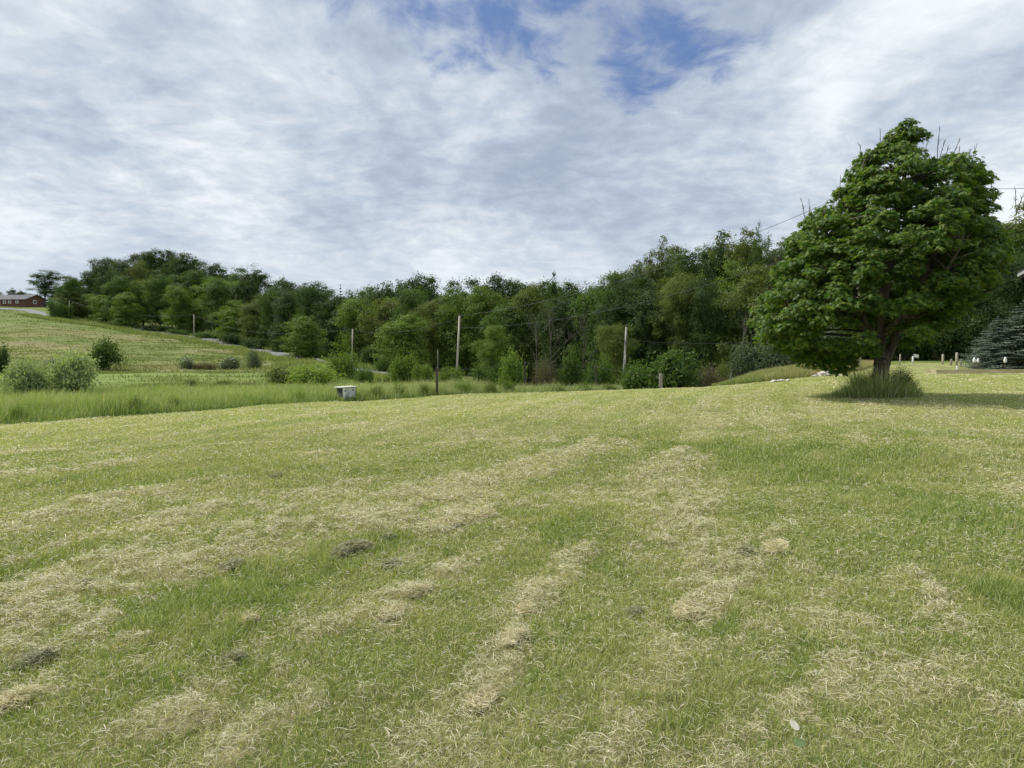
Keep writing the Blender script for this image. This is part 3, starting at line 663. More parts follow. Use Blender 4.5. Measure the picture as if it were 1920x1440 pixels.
def bush_mesh(seed, r=1., h=1.2, nleaf=3000, ls=.12, nl=12, flat=.9, tuft=.16, up=.3):
    rg = np.random.default_rng(seed); Lc = []
    for _ in range(nl):
        th = rg.uniform(0, 6.28); q_ = math.sqrt(rg.random()) * r * .72; Lc.append([math.cos(th) * q_, math.sin(th) * q_, rg.uniform(.12, .72) * h * (1 - .35 * (q_ / r) ** 2)])
    Lc = np.array(Lc); lr = rg.uniform(.22, .42, nl) * min(r, h) ; nt_ = int(nleaf / 22); li = rg.integers(0, nl, nt_); d = unit(rg.normal(size=(nt_, 3)) + np.array([0, 0, .3]))
    tc_ = Lc[li] + d * lr[li][:, None] * rg.uniform(.6, 1.15, nt_)[:, None]; ti = rg.integers(0, nt_, nleaf); off = rg.normal(size=(nleaf, 3)) * tuft * rg.uniform(.5, 1.3, nt_)[ti][:, None] * min(r, h)
    off[:, 2] *= (1 + up); c = tc_[ti] + off; c[:, 2] = np.abs(c[:, 2])
    nrm = unit(d[ti] + rg.normal(size=(nleaf, 3)) * .7 + np.array([0, 0, .4])); V, f = cards(c, nrm, ls * rg.uniform(.6, 1.35, nleaf), .5, .1, rg)
    cm = build_mesh('foliage', V, [f], None, [M_leaf], False); mb = MB()
    for k in range(7):
        e_ = Lc[k % nl]; mb.tube(np.array([[e_[0] * .12, e_[1] * .12, -.05], [e_[0] * .5, e_[1] * .5, e_[2] * .55], e_]), np.array([.03, .02, .008]) * max(r, h), 5)
    return cm, mb.mesh('stem', [M_bark], True)
def conifer_mesh(seed, h=10., r=2.4, tiers=22, droop=.25, ls=.34, per=11, dens=26):
    rg = np.random.default_rng(seed); Cc = []; Nn = []; Ss = []; mb = MB(); mb.tube([[0, 0, 0], [0, 0, h * .5], [0, 0, h * .98]], [.16 * h / 10 + .03, .1, .015], 7)
    for k in range(tiers):
        t = k / (tiers - 1); z0 = h * (.06 + .92 * t); rad = r * (1 - t) ** .85 + .12
        for m in range(max(5, int(per * (1 - .4 * t)))):
            a = rg.uniform(0, 6.28); rl = rad * rg.uniform(.7, 1.12); s = np.linspace(.12, 1, max(4, int(dens * rl / r)))
            s = np.repeat(s, 3); ll = rl * s
            side = rg.normal(0, .13, len(s)) * rl * (1.15 - s * .7); px_ = np.cos(a) * ll - np.sin(a) * side; py_ = np.sin(a) * ll + np.cos(a) * side
            pz = z0 - droop * ll * (1 - .55 * s) * 1.4 - np.abs(side) * .35 + rg.normal(0, .035, len(s))
            Cc.append(np.stack([px_, py_, pz], 1)); Nn.append(np.tile([math.cos(a) * .25, math.sin(a) * .25, 1.0], (len(s), 1)) + rg.normal(0, .4, (len(s), 3))); Ss.append(ls * (1.1 - .4 * s) * rg.uniform(.7, 1.2, len(s)))
            if m % 2 == 0: mb.tube([[0, 0, z0], [math.cos(a) * rl * .9, math.sin(a) * rl * .9, z0 - droop * rl * .75]], [.03, .008], 4)
    V, f = cards(np.concatenate(Cc), unit(np.concatenate(Nn)), np.concatenate(Ss), .38, .08, rg)
    return build_mesh('crown', V, [f], None, [M_needle], False), mb.mesh('trunk', [M_bark], True)
def bare_mesh(seed, h=10., spread=.9, r0=.14, m=None, lv=4, base=.35, up=.55):
    rg = np.random.default_rng(seed); mb = MB()
    def grow(p, d, ln, r, l):
        n = 5; pts = [p]; dd_ = d.copy()
        for _ in range(n - 1):
            dd_ = dd_ + rg.normal(0, .11, 3) + np.array([0, 0, .05]); dd_ /= np.linalg.norm(dd_); pts.append(pts[-1] + dd_ * ln / (n - 1))
        pts = np.array(pts); mb.tube(pts, np.linspace(r, r * .45, n), 6 if l < 2 else 4, cap=False)
        if l >= lv: return
        for _ in range(rg.integers(3, 6) if l else rg.integers(5, 9)):
            t = rg.uniform(base if l == 0 else .25, 1); i_ = min(int(t * (n - 1)), n - 2); s = pts[i_] + (pts[i_ + 1] - pts[i_]) * (t * (n - 1) - i_)
            a = rg.uniform(0, 6.28); nd_ = unit((dd_ * .5 + np.array([math.cos(a) * spread, math.sin(a) * spread, up]))[None])[0]
            grow(s, nd_, ln * rg.uniform(.35, .55), r * (1 - .5 * t) * .55, l + 1)
    grow(np.array([0, 0, 0.]), np.array([0.02, 0, 1.]), h * .8, r0, 0)
    return mb.mesh('branches', [m or M_bark_pale], True)
print('variants')
TREES = {
 'round': [lobes_tree(101 + k, 12, 4.5, .06, 34, 20000, .30, .40, 'round', tuft=.36) for k in range(4)],
 'full': [lobes_tree(121 + k, 12, 4.5, .0, 40, 22000, .29, .40, 'oval', tuft=.36) for k in range(4)],
 'tall': [lobes_tree(141 + k, 14, 4.0, .12, 32, 17000, .27, .38, 'vase', .08, tuft=.34) for k in range(3)],
 'airy': [lobes_tree(161 + k, 15, 4.5, .22, 40, 15500, .23, .28, 'vase', .25, .24, .30) for k in range(3)],
 'fine': [lobes_tree(181 + k, 12, 4.5, .0, 46, 38000, .19, .34, 'oval', .03, .22, .30) for k in range(3)],
}
THT = {'round': 12, 'full': 12, 'tall': 14, 'airy': 15, 'fine': 12}; TW = {'round': 9., 'full': 9., 'tall': 8., 'airy': 9., 'fine': 9.}
CON = [conifer_mesh(201 + k, 10, 2.1, 20, .25, .40, 9, 16) for k in range(2)]
BUSH = {'b': [bush_mesh(301 + k, 1, 1.25, 4200, .12, 14) for k in range(3)], 'fine': [bush_mesh(321 + k, 1, 1.1, 6500, .075, 18, tuft=.13, up=.6) for k in range(3)],
        'big': [bush_mesh(341 + k, 1, 1.1, 5200, .135, 16) for k in range(2)], 'weed': [bush_mesh(361 + k, 1, .8, 2600, .08, 16, tuft=.12, up=1.2) for k in range(2)]}
COLR = {'dark': (.052, .088, .026), 'mid': (.082, .135, .032), 'light': (.135, .20, .040), 'olive': (.125, .155, .042), 'yellow': (.20, .27, .06), 'grey': (.105, .135, .078), 'blue': (.16, .20, .155), 'brown': (.135, .12, .075), 'vivid': (.15, .24, .05), 'pale': (.29, .35, .17)}
def put(name, pair, pn, loc, sc, rz, col, label, cat, group):
    e_ = empty(name, label, cat, loc, rz, group); e_.scale = sc
    for me, nm_ in zip(pair, pn):
        o = link(nm_, me, e_); jit = 1 + random.uniform(-.12, .12); o.color = (col[0] * jit, col[1] * jit, col[2] * jit, 1)
    return e_
def tree_at(kind, px, Y, top, wpx, colname, label, name='broadleaf_tree', group='broadleaf trees of the wood', zb=None, cat='tree', var=None):
    x = xat(px, Y); z = hs(x, Y) - .15 if zb is None else zb
    zt = zat(px, top, Y); hh = max(zt - z, 2.0); w = wpx / F * Y
    if kind == 'conifer': v = CON[random.randrange(2)]; s = hh / 10; sw = w / 4.4
    else: v = random.choice(TREES[kind]) if var is None else TREES[kind][var]; s = hh / THT[kind]; sw = w / TW[kind]
    c = COLR[colname]
    return put(name, v, ('crown', 'trunk'), (x, Y, z), (sw, sw, s), random.uniform(0, 6.28), c, label, cat, group)

LMK = [(131, 'the farthest pole'), (365, 'the second farthest pole'), (573, 'the lone roadside tree'), (661, 'the half-hidden short pole'), (858, 'the tall leaning pole'),
       (1035, 'the bare dead tree'), (1170, 'the peeling white pole'), (1330, 'the brownish round bush'), (1462, 'the small post on the bank'), (1652, 'the big maple'), (1900, 'the blue spruce')]
ORD = ['first', 'second', 'third', 'fourth', 'fifth', 'sixth', 'seventh', 'eighth', 'ninth', 'tenth']
cnt = {}
pend = []
def forest(row, kinds, pxs, Yf, topf, wf, cols):
    for px in pxs:
        Y = Yf(px) * random.uniform(.96, 1.04); top = topf(px); kd = random.choice(kinds(px)); cn = random.choice(cols(px)); cn = 'dark' if (row == 'front' and 515 < px < 640) else cn
        pend.append((row, kd, px, Y, top, wf(px) * random.uniform(.85, 1.2), cn))
YF = lambda px: float(np.interp(px, [100, 200, 365, 500, 600, 700, 800, 1000, 1200, 1400, 1600, 1950], [222, 216, 198, 160, 128, 104, 92, 80, 66, 58, 58, 56]))
SKY = np.array([(120, 545), (150, 524), (180, 508), (205, 482), (225, 484), (245, 486), (262, 478), (292, 468), (310, 465), (340, 478), (358, 484), (378, 482), (400, 496), (430, 503), (480, 508), (500, 520), (545, 530), (590, 530), (640, 545),
                (680, 545), (740, 532), (790, 520), (830, 528), (875, 524), (905, 528), (940, 524), (980, 530), (1000, 532), (1040, 530), (1080, 532), (1120, 537), (1145, 522), (1175, 508), (1210, 500), (1235, 462), (1270, 470), (1295, 492), (1310, 478), (1345, 447), (1385, 447), (1415, 436), (1445, 458), (1480, 460), (1560, 450), (1800, 420), (1870, 388), (1900, 382), (1960, 385)])
sky_top = lambda px: float(np.interp(px, SKY[:, 0], SKY[:, 1]))
def steps(a, b, wf, k=.62):
    out = []; p = a
    while p < b: out.append(p + random.uniform(-.12, .12) * wf(p)); p += wf(p) * k
    return out
wB = lambda px: float(np.interp(px, [120, 300, 500, 800, 1000, 1200, 1400, 1950], [54, 62, 70, 84, 92, 104, 116, 140]))
# skyline row
forest('sky', lambda p: ['round', 'full'] if p < 1130 else ['airy', 'tall'], steps(132, 1960, wB, .48), lambda p: YF(p) * 1.45, lambda p: sky_top(p) + random.uniform(-3, 6), wB,
       lambda p: ['dark', 'dark', 'mid'] if p < 1130 else ['dark', 'olive', 'grey'])
# second row
forest('mid', lambda p: ['round', 'full', 'tall'] if p < 1130 else ['tall', 'full', 'airy'], steps(150, 1960, wB, .52), lambda p: YF(p) * 1.22, lambda p: sky_top(p) + 20 + random.uniform(-4, 22) + (25 if p > 1200 else 0), wB,
       lambda p: ['dark', 'mid', 'olive', 'mid', 'light'])
# front row
wFr = lambda px: wB(px) * .95
forest('front', lambda p: ['full', 'full', 'round'] if p < 700 else ['fine', 'full'], steps(140, 1960, wFr, .58), lambda p: YF(p) * 1.04,
       lambda p: float(np.interp(p, [135, 300, 500, 700, 850, 1000, 1200, 1400, 1960], [548, 536, 548, 572, 568, 556, 535, 520, 500])) + random.uniform(-24, 24), wFr,
       lambda p: ['mid', 'mid', 'olive', 'light', 'light'] if p < 1000 else ['mid', 'dark', 'olive', 'dark'])
pend.sort(key=lambda a: a[2])
ROWN = {'sky': 'skyline tree of the wood', 'mid': 'middle-row tree of the wood', 'front': 'front-edge tree of the wood'}
for (row, kd, px, Y, top, w, cn) in pend:
    k = min(range(len(LMK)), key=lambda i_: abs(LMK[i_][0] - px)); side = 'left' if px < LMK[k][0] else 'right'; cnt.setdefault((row, k, side), []).append(px)
for (row, kd, px, Y, top, w, cn) in pend:
    k = min(range(len(LMK)), key=lambda i_: abs(LMK[i_][0] - px)); side = 'left' if px < LMK[k][0] else 'right'
    l = sorted(cnt[(row, k, side)], reverse=(side == 'left')); o_ = ORD[min(l.index(px), 9)]
    tree_at(kd, px, Y, top, w, cn, '%s, %s to the %s of %s' % (ROWN[row], o_, side, LMK[k][1]))
# named trees
tree_at('conifer', 372, 290, 480, 40, 'dark', 'dark pointed conifer on the hill crest at the right of the domed trees', 'conifer_tree', 'dark conifers on the skyline')
tree_at('conifer', 640, 190, 533, 26, 'dark', 'small dark conifer tip on the skyline, left one of the pair', 'conifer_tree', 'dark conifers on the skyline')
tree_at('conifer', 710, 165, 531, 30, 'dark', 'dark conifer tip on the skyline, right one of the pair', 'conifer_tree', 'dark conifers on the skyline')
tree_at('round', 240, 205, 549, 56, 'light', 'bright round-topped tree at the foot of the hill wood', group='small trees along the road')
tree_at('round', 573, 104, 596, 84, 'light', 'lone round dark green tree standing beside the road', group='small trees along the road', var=1)
tree_at('airy', 90, 300, 508, 62, 'dark', 'tall tufted tree standing alone behind the red ranch house', group='trees behind the ranch house')
tree_at('airy', 28, 340, 541, 22, 'dark', 'small thin far-off tree above the ranch house roof', group='trees behind the ranch house')
tree_at('round', 45, 345, 546, 22, 'dark', 'small dark far-off tree right of the thin one over the roof', group='trees behind the ranch house')
tree_at('full', 8, 340, 549, 22, 'mid', 'low far-off tree at the left end above the ranch roof', group='trees behind the ranch house')
tree_at('full', 60, 345, 551, 26, 'mid', 'low far-off tree between the thin tree and the tall tufted one', group='trees behind the ranch house')
tree_at('full', 138, 226, 520, 44, 'mid', 'dark tree at the left end of the wood beside the farthest pole', group='small trees along the road')
tree_at('airy', 1040, 92, 517, 40, 'mid', 'thin-topped tree poking above the skyline over the bare dead tree')
tree_at('full', 760, 84, 592, 96, 'light', 'light green full tree above the shrubs left of the leaning pole')
tree_at('fine', 1150, 60, 610, 80, 'olive', 'yellowish leafy tree directly behind the peeling white pole')
tree_at('fine', 925, 66, 612, 70, 'light', 'light green small tree right of the tall leaning pole')
for px_q, Yq, tq, wq, cq, lq in [(1238, 88, 454, 62, 'olive', 'feathery tall tree top standing above the peeling white pole'), (1276, 84, 470, 56, 'mid', 'slightly lower feathery tree top right of the one above the peeling pole'), (1345, 80, 445, 64, 'dark', 'dark tall tree top left of the highest ragged one'), (1388, 78, 440, 58, 'olive', 'broad ragged tall tree top with sky gaps'), (1418, 76, 430, 36, 'mid', 'highest narrow ragged tree top before the maple'), (1462, 78, 456, 54, 'grey', 'sparse grey-green tree top nearest the maple'), (1192, 86, 498, 56, 'grey', 'dark tufted tree top left of the feathery ones'), (1150, 92, 518, 46, 'mid', 'narrow tree top at the left end of the rising skyline')]:
    tree_at('airy', px_q, Yq, tq, wq, cq, lq)
bt = [(1035, 72, 560, .9, 'bare grey dead tree with spreading twigs in front of the wood'), (672, 112, 575, .7, 'bare pale-barked tree right of the half-hidden short pole'), (1088, 68, 590, .8, 'smaller bare dead tree right of the large one'),
      (398, 196, 575, .5, 'thin pale bare tree just right of the second farthest pole'), (510, 158, 588, .5, 'tall straight pale trunk left of the lone roadside tree'), (1005, 74, 585, .7, 'thin bare dead tree left of the large dead one'), (1380, 56, 560, .7, 'bare grey tree among the dark trees right of the brownish bush')]
for k, (px, Y, top, sp, lab) in enumerate(bt):
    x = xat(px, Y); z = hs(x, Y); hh = zat(px, top, Y) - z; Y += 0; me = bare_mesh(400 + k, hh, sp, .007 * hh + .02, M_bark_mid, lv=4)
    o = link('dead_tree', me, None, (x, Y, z)); tag(o, lab, 'dead tree', 'bare dead trees in the wood')
def bush_at(kind, px, Y, top, wpx, colname, label, bottom=None, name='bush', group='bushes in the valley', cat='bush', var=None):
    x = xat(px, Y); z = hs(x, Y) - .05; zt = zat(px, top, Y); hh = max(zt - z, .25); w = wpx / F * Y / 2
    v = random.choice(BUSH[kind]) if var is None else BUSH[kind][var]
    return put(name, v, ('foliage', 'stem'), (x, Y, z), (w, w, hh / 1.25), random.uniform(0, 6.28), COLR[colname], label, cat, group)
BL = [('b', -2, 76, 648, 42, 'dark', 'dark round bush cut off by the left edge of the picture'), ('b', 197, 80, 643, 66, 'mid', 'dense rounded bush alone on the pasture slope'),
      ('fine', 97, 82, 672, 30, 'grey', 'small bush dotted with white blossom above the pale shrubs'), ('b', 44, 31, 684, 92, 'pale', 'pale grey-green leafy shrub behind the tall grass, left one'), ('b', 142, 32, 669, 100, 'pale', 'pale grey-green leafy shrub behind the tall grass, taller right one'), ('weed', 94, 31.5, 696, 90, 'pale', 'low pale weedy growth between the two pale shrubs'),
      ('fine', 350, 86, 668, 38, 'grey', 'white-blossomed shrub at the left end of the pasture hedge'), ('fine', 385, 86, 677, 44, 'brown', 'low brownish shrub in the middle of the pasture hedge'), ('fine', 432, 86, 669, 52, 'grey', 'wide blossom-flecked shrub in the pasture hedge'), ('fine', 478, 84, 650, 32, 'grey', 'tall greyish bush at the right end of the pasture hedge'),
      ('weed', 362, 42, 706, 40, 'olive', 'olive weed clump at the edge of the light green strip, left one'), ('weed', 418, 42, 707, 52, 'olive', 'olive weed clump at the edge of the light green strip, middle one'), ('weed', 470, 43, 714, 44, 'brown', 'low dark weed clump left of the big yellow-green shrub'),
      ('b', 545, 47, 684, 90, 'olive', 'broad dark-based shrub under the yellow-green one'), ('b', 590, 44, 682, 100, 'yellow', 'bright yellow-green shrub behind the white box'), ('b', 646, 58, 660, 66, 'light', 'tall green bush between the short pole and white box'), ('fine', 684, 52, 682, 46, 'mid', 'dark rounded bush beside the road gap'),
      ('b', 758, 54, 662, 62, 'light', 'light green bush right of the road gap'), ('b', 792, 52, 680, 48, 'light', 'low light green bush behind the dark thin post'), ('b', 842, 50, 688, 60, 'light', 'low bush at the foot of the tall leaning pole'),
      ('b', 905, 54, 684, 60, 'mid', 'mid green bush right of the tall leaning pole'), ('b', 962, 50, 670, 62, 'light', 'leafy bush in front of the bare dead tree, left one'), ('fine', 1020, 50, 672, 62, 'brown', 'brownish bush at the foot of the bare dead tree'), ('b', 1072, 50, 670, 60, 'mid', 'leafy bush right of the bare dead tree'), ('b', 1125, 48, 672, 66, 'mid', 'leafy bush left of the peeling white pole'),
      ('big', 1195, 44, 676, 70, 'mid', 'large-leaved bush at the foot of the peeling white pole'), ('big', 1262, 42, 656, 112, 'mid', 'biggest large-leaved bush behind the thick grey post'), ('fine', 1330, 44, 686, 78, 'brown', 'brownish round bush at the left end of the bank'), ('fine', 1352, 48, 680, 40, 'olive', 'small yellowish bush behind the brownish round one'),
      ('b', 1395, 53, 640, 80, 'grey', 'grey-green undergrowth bush above the bank, left one'), ('b', 1450, 52, 632, 84, 'grey', 'grey-green undergrowth bush above the bank, second one'), ('b', 1510, 52, 622, 84, 'grey', 'grey-green undergrowth bush above the bank, third one'), ('b', 1575, 54, 610, 90, 'grey', 'grey-green undergrowth bush left of the maple trunk'),
      ('b', 1690, 56, 610, 100, 'dark', 'dark undergrowth bush right of the maple trunk'), ('b', 1755, 57, 600, 100, 'dark', 'dark undergrowth bush behind the pale posts'), ('b', 1820, 57, 590, 100, 'dark', 'dark undergrowth bush left of the blue spruce'),
      ('b', 108, 216, 562, 30, 'mid', 'roadside bush right of the ranch house'), ('b', 128, 218, 570, 24, 'mid', 'low roadside bush at the foot of the farthest pole'), ('b', 722, 80, 668, 40, 'mid', 'dark bush behind the road gap')]
for b_ in BL: bush_at(*b_[:6], b_[6])
for k, px in enumerate([300, 345, 395, 440, 480, 530, 610, 700]):
    Y = YF(px) * .985; bush_at('b', px, Y, zt_ := 0 or {300: 612, 345: 618, 395: 622, 440: 628, 480: 632, 530: 640, 610: 645, 700: 655}[px], 60, random.choice(['dark', 'mid']), 'low dark undergrowth bush under the wood edge, %s from the left' % ORD[k], group='undergrowth along the wood edge')
for k, (px, dY, hh_, w_, cn) in enumerate([(30, .6, .40, 40, 'light'), (255, .7, .42, 46, 'olive'), (330, 1.0, .36, 40, 'light'), (560, .8, .40, 40, 'yellow'), (700, .6, .45, 44, 'olive'), (748, .9, .50, 40, 'light'), (800, .5, .42, 36, 'olive'), (870, .8, .52, 50, 'light'), (915, .6, .42, 40, 'olive'), (950, .9, .55, 44, 'light'), (1045, .7, .38, 44, 'olive'), (1090, .8, .42, 50, 'light'), (1140, .6, .34, 40, 'olive')]):
    Yw = float(np.interp(math.atan((px - W2) / F), mea, mey)) + dY; xw = xat(px, Yw); zw = hs(xw, Yw)
    put('weed_clump', BUSH['weed'][k % 2], ('foliage', 'stem'), (xw, Yw, zw), (w_ / F * Yw / 2, w_ / F * Yw / 2, hh_ / .8), k * 1.3, COLR[cn], 'leafy weed clump in the tall grass at the lawn edge, %s from the left' % (ORD + ['eleventh', 'twelfth', 'thirteenth'])[k], 'weed', 'weed clumps along the lawn edge')
# white blossom on three shrubs is left to their flecked leaves; blossom cards as parts
M_bloss = mat('blossom', lambda t: princ(t, (.72, .72, .66), .7, .2).outputs[0])
rgb = np.random.default_rng(5)
for o in list(COL.objects):
    if o.get('label') and ('white-blossomed' in o['label'] or 'white blossom' in o['label'] or 'blossom-flecked' in o['label']):
        n = 60; d = unit(rgb.normal(size=(n, 3)) + np.array([0, -.3, .7])); c = d * np.array([.8, .8, .8]) + np.array([0, 0, .45]); V, f = cards(c, d, rgb.uniform(.06, .12, n), .9, .02, rgb)
        link('blossom', build_mesh('blossom', V, [f], None, [M_bloss]), o)

# blue spruce at right
sp1 = conifer_mesh(500, 10, 4.4, 30, .26, .24, 18, 60)
X = xat(1930, 42.5); put('spruce_tree', sp1, ('crown', 'trunk'), (X, 42.5, hs(X, 42.5)), (.80, .80, .42), .3, COLR['blue'], 'blue-green spruce with low spreading boughs at the right edge', 'tree', 'spruces beside the house')
X = xat(1868, 43); put('spruce_tree', sp1, ('crown', 'trunk'), (X, 43, hs(X, 43)), (.50, .50, .30), 1.3, COLR['blue'], 'lower blue-green spruce left of the larger one', 'tree', 'spruces beside the house')

# ------------------------------------------------------------------ maple
MY = 20.0; MPX, MPY = 1652.0, 744.0
mx0 = xat(MPX, MY); mz0 = hs(mx0, MY) - .03; K = MY / F
SIL = [(222, 1684, 1718), (240, 1668, 1726), (262, 1652, 1724), (285, 1612, 1722), (300, 1592, 1765), (318, 1582, 1815), (335, 1568, 1830), (360, 1564, 1830), (385, 1560, 1836), (400, 1512, 1846), (420, 1484, 1856), (445, 1478, 1856), (470, 1462, 1850), (500, 1456, 1846),
       (530, 1442, 1840), (560, 1424, 1812), (580, 1412, 1792), (600, 1408, 1768), (620, 1412, 1785), (640, 1432, 1740), (655, 1470, 1700), (672, 1500, 1640), (692, 1560, 1622)]
SIL = np.array(SIL, float)
mr = np.random.default_rng(11)
HOLES = [(1745, 462, 15), (1730, 478, 10), (1592, 505, 12), (1700, 515, 10), (1688, 350, 12), (1675, 362, 9), (1608, 640, 7), (1606, 600, 6), (1607, 668, 9), (1640, 430, 7), (1760, 405, 6), (1710, 300, 6)]
CC = []; CN = []; tries = 0
while len(CC) < 540 and tries < 20000:
    tries += 1; py = mr.uniform(228, 690); l = np.interp(py, SIL[:, 0], SIL[:, 1]); r_ = np.interp(py, SIL[:, 0], SIL[:, 2]); wd = (r_ - l) / 2
    if mr.random() > wd / 225 + .12: continue
    th = mr.uniform(0, 2 * np.pi); q_ = mr.uniform(.72, .97) if mr.random() < .80 else mr.uniform(.2, .7); q_ = q_ * (wd - 10) / max(wd, 1)
    px = (l + r_) / 2 + wd * math.cos(th) * q_; dy = min(wd, 215) * math.sin(th) * q_
    if py > 655: dy *= .5
    if py > 612 and px > 1615 and mr.random() < .88: continue
    if any((px - a) ** 2 + (py - b) ** 2 < (c + 13) ** 2 for a, b, c in HOLES): continue
    p = np.array([(px - MPX) * K, dy * K, (MPY - py) * K])
    if any(np.linalg.norm((p - q__) * np.array([1, 1, 1.6])) < .30 for q__ in CC): continue
    g_ = vn(np.array([p[0] * 1.1 + p[1] * .7 + 40]), np.array([p[2] * 1.5 + p[1] * .4 + 40]), 3)[0]
    if g_ < (.17 if py < 430 else .26): continue
    CC.append(p); CN.append(np.array([math.cos(th) * q_, math.sin(th) * q_, .35]))
CC = np.array(CC); CN = unit(np.array(CN)); print('maple clusters', len(CC))
# leaves
LP = 96
out = np.array([[0, 0], [.07, .10], [.40, -.04], [.24, .24], [.62, .50], [.20, .46], [.26, .78], [.10, .68], [.0, 1.05]])   # half outline of a lobed leaf
full = np.concatenate([out, (out * np.array([-1, 1]))[1:-1][::-1]])
nl_ = len(CC) * LP; ci = np.repeat(np.arange(len(CC)), LP)
rad = mr.uniform(.24, .42, len(CC))[ci]; dd_ = unit(mr.normal(size=(nl_, 3)) + np.array([0, 0, .3])); qq = mr.uniform(.35, 1, nl_) ** .6
off = dd_ * (rad * qq)[:, None] * np.array([1, 1, .50]); off[:, 2] -= .25 * (np.hypot(off[:, 0], off[:, 1])) ** 1.3
c = CC[ci] + off
outw = unit(np.stack([off[:, 0], off[:, 1], np.zeros(nl_)], 1) + CN[ci] * .12 * np.array([1, 1, 0]) + 1e-5)
tipd = unit(outw * 1 + np.array([0, 0, -1]) * mr.uniform(.15, 1.4, nl_)[:, None] + mr.normal(size=(nl_, 3)) * .45)
nrm = unit(outw * .55 + np.array([0, 0, 1.0]) + mr.normal(size=(nl_, 3)) * .42); side = unit(np.cross(tipd, nrm)); nrm = np.cross(side, tipd)
s = mr.uniform(.09, .16, nl_)[:, None, None]
cup = -np.abs(full[:, 0]) * .30 - (full[:, 1] - .4) ** 2 * .25
V = c[:, None] + s * (full[None, :, :1] * side[:, None] + (full[None, :, 1:] - .15) * tipd[:, None] + cup[None, :, None] * nrm[:, None])
k = len(full); V = V.reshape(-1, 3); o_ = np.arange(nl_)[:, None] * k
# two halves folded at the midrib
hA = np.concatenate([np.arange(0, 9)]); hB = np.concatenate([[0], np.arange(8, k)])
maple = empty('maple_tree', 'large leafy maple with forked trunk, lobed dark green leaves and bare twigs above its crown', 'tree', (mx0, MY, mz0))
cr = link('crown', build_mesh('crown', V, [o_ + hA[None], o_ + hB[None]], None, [M_maple]), maple); cr.color = (.094, .162, .026, 1)
# trunk and limbs
def mp_(px, py, d=0): return np.array([(px - MPX) * K, d, (MPY - py) * K])
mb = MB()
limbs = [([(1648, 748), (1650, 715), (1651, 690), (1653, 672)], [.30, .225, .195, .175], 0, 0),
         ([(1652, 676), (1648, 640), (1655, 560), (1668, 440), (1690, 330), (1700, 250)], [.17, .14, .12, .085, .05, .02], 0, .1),
         ([(1656, 692), (1668, 660), (1700, 590), (1745, 500), (1790, 410), (1830, 345)], [.15, .13, .10, .075, .045, .02], 0, .5),
         ([(1650, 650), (1610, 590), (1570, 520), (1530, 440), (1520, 405)], [.10, .085, .06, .04, .015], 0, -.6),
         ([(1648, 630), (1590, 600), (1520, 580), (1450, 590)], [.09, .07, .045, .015], 0, -.4),
         ([(1652, 600), (1620, 500), (1600, 400), (1600, 310)], [.07, .055, .035, .012], 0, -.3),
         ([(1690, 600), (1750, 570), (1820, 540)], [.07, .05, .02], .3, -1.3),
         ([(1655, 560), (1690, 480), (1740, 400), (1750, 370)], [.08, .06, .04, .015], 0, 1.6),
         ([(1652, 620), (1660, 540), (1650, 450)], [.08, .055, .02], 0, 2.3), ([(1652, 620), (1690, 560), (1700, 480)], [.08, .055, .02], 0, -2.3),
         ([(1648, 640), (1600, 560), (1560, 500)], [.07, .05, .02], 0, 1.8), ([(1680, 630), (1760, 500), (1850, 440)], [.07, .05, .02], .2, .9)]
SK = []
for pts, rd, d0, d1 in limbs:
    P3 = np.array([mp_(a, b, d0 + (d1 - d0) * (k_ / max(len(pts) - 1, 1))) for k_, (a, b) in enumerate(pts)]); Sx = spline(P3, 6); rr_ = np.interp(np.linspace(0, 1, len(Sx)), np.linspace(0, 1, len(rd)), rd)
    if len(rd) > 3: Sx = Sx + mr.normal(0, .012, Sx.shape)
    mb.tube(Sx, rr_, 10 if rd[0] > .2 else 8); SK += [(q_, r__) for q_, r__ in zip(Sx[1:], rr_[1:])]
SP = np.array([a for a, b in SK])
for p, nn_ in zip(CC, CN):
    cost = np.linalg.norm(SP - p, axis=1) + 9.0 * (SP[:, 2] < 1.4) + np.maximum(0, SP[:, 2] - p[2] + .1) * 1.2; k_ = int(np.argmin(cost)); a = SP[k_]; m_ = (a + p) / 2 + np.array([mr.normal(0, .06), mr.normal(0, .06), .08])
    mb.tube(spline([a, m_, p], 3), np.linspace(min(.028, SK[k_][1] * .6), .006, 7), 4, cap=False)
mb.build('trunk', M_bark, maple, True)
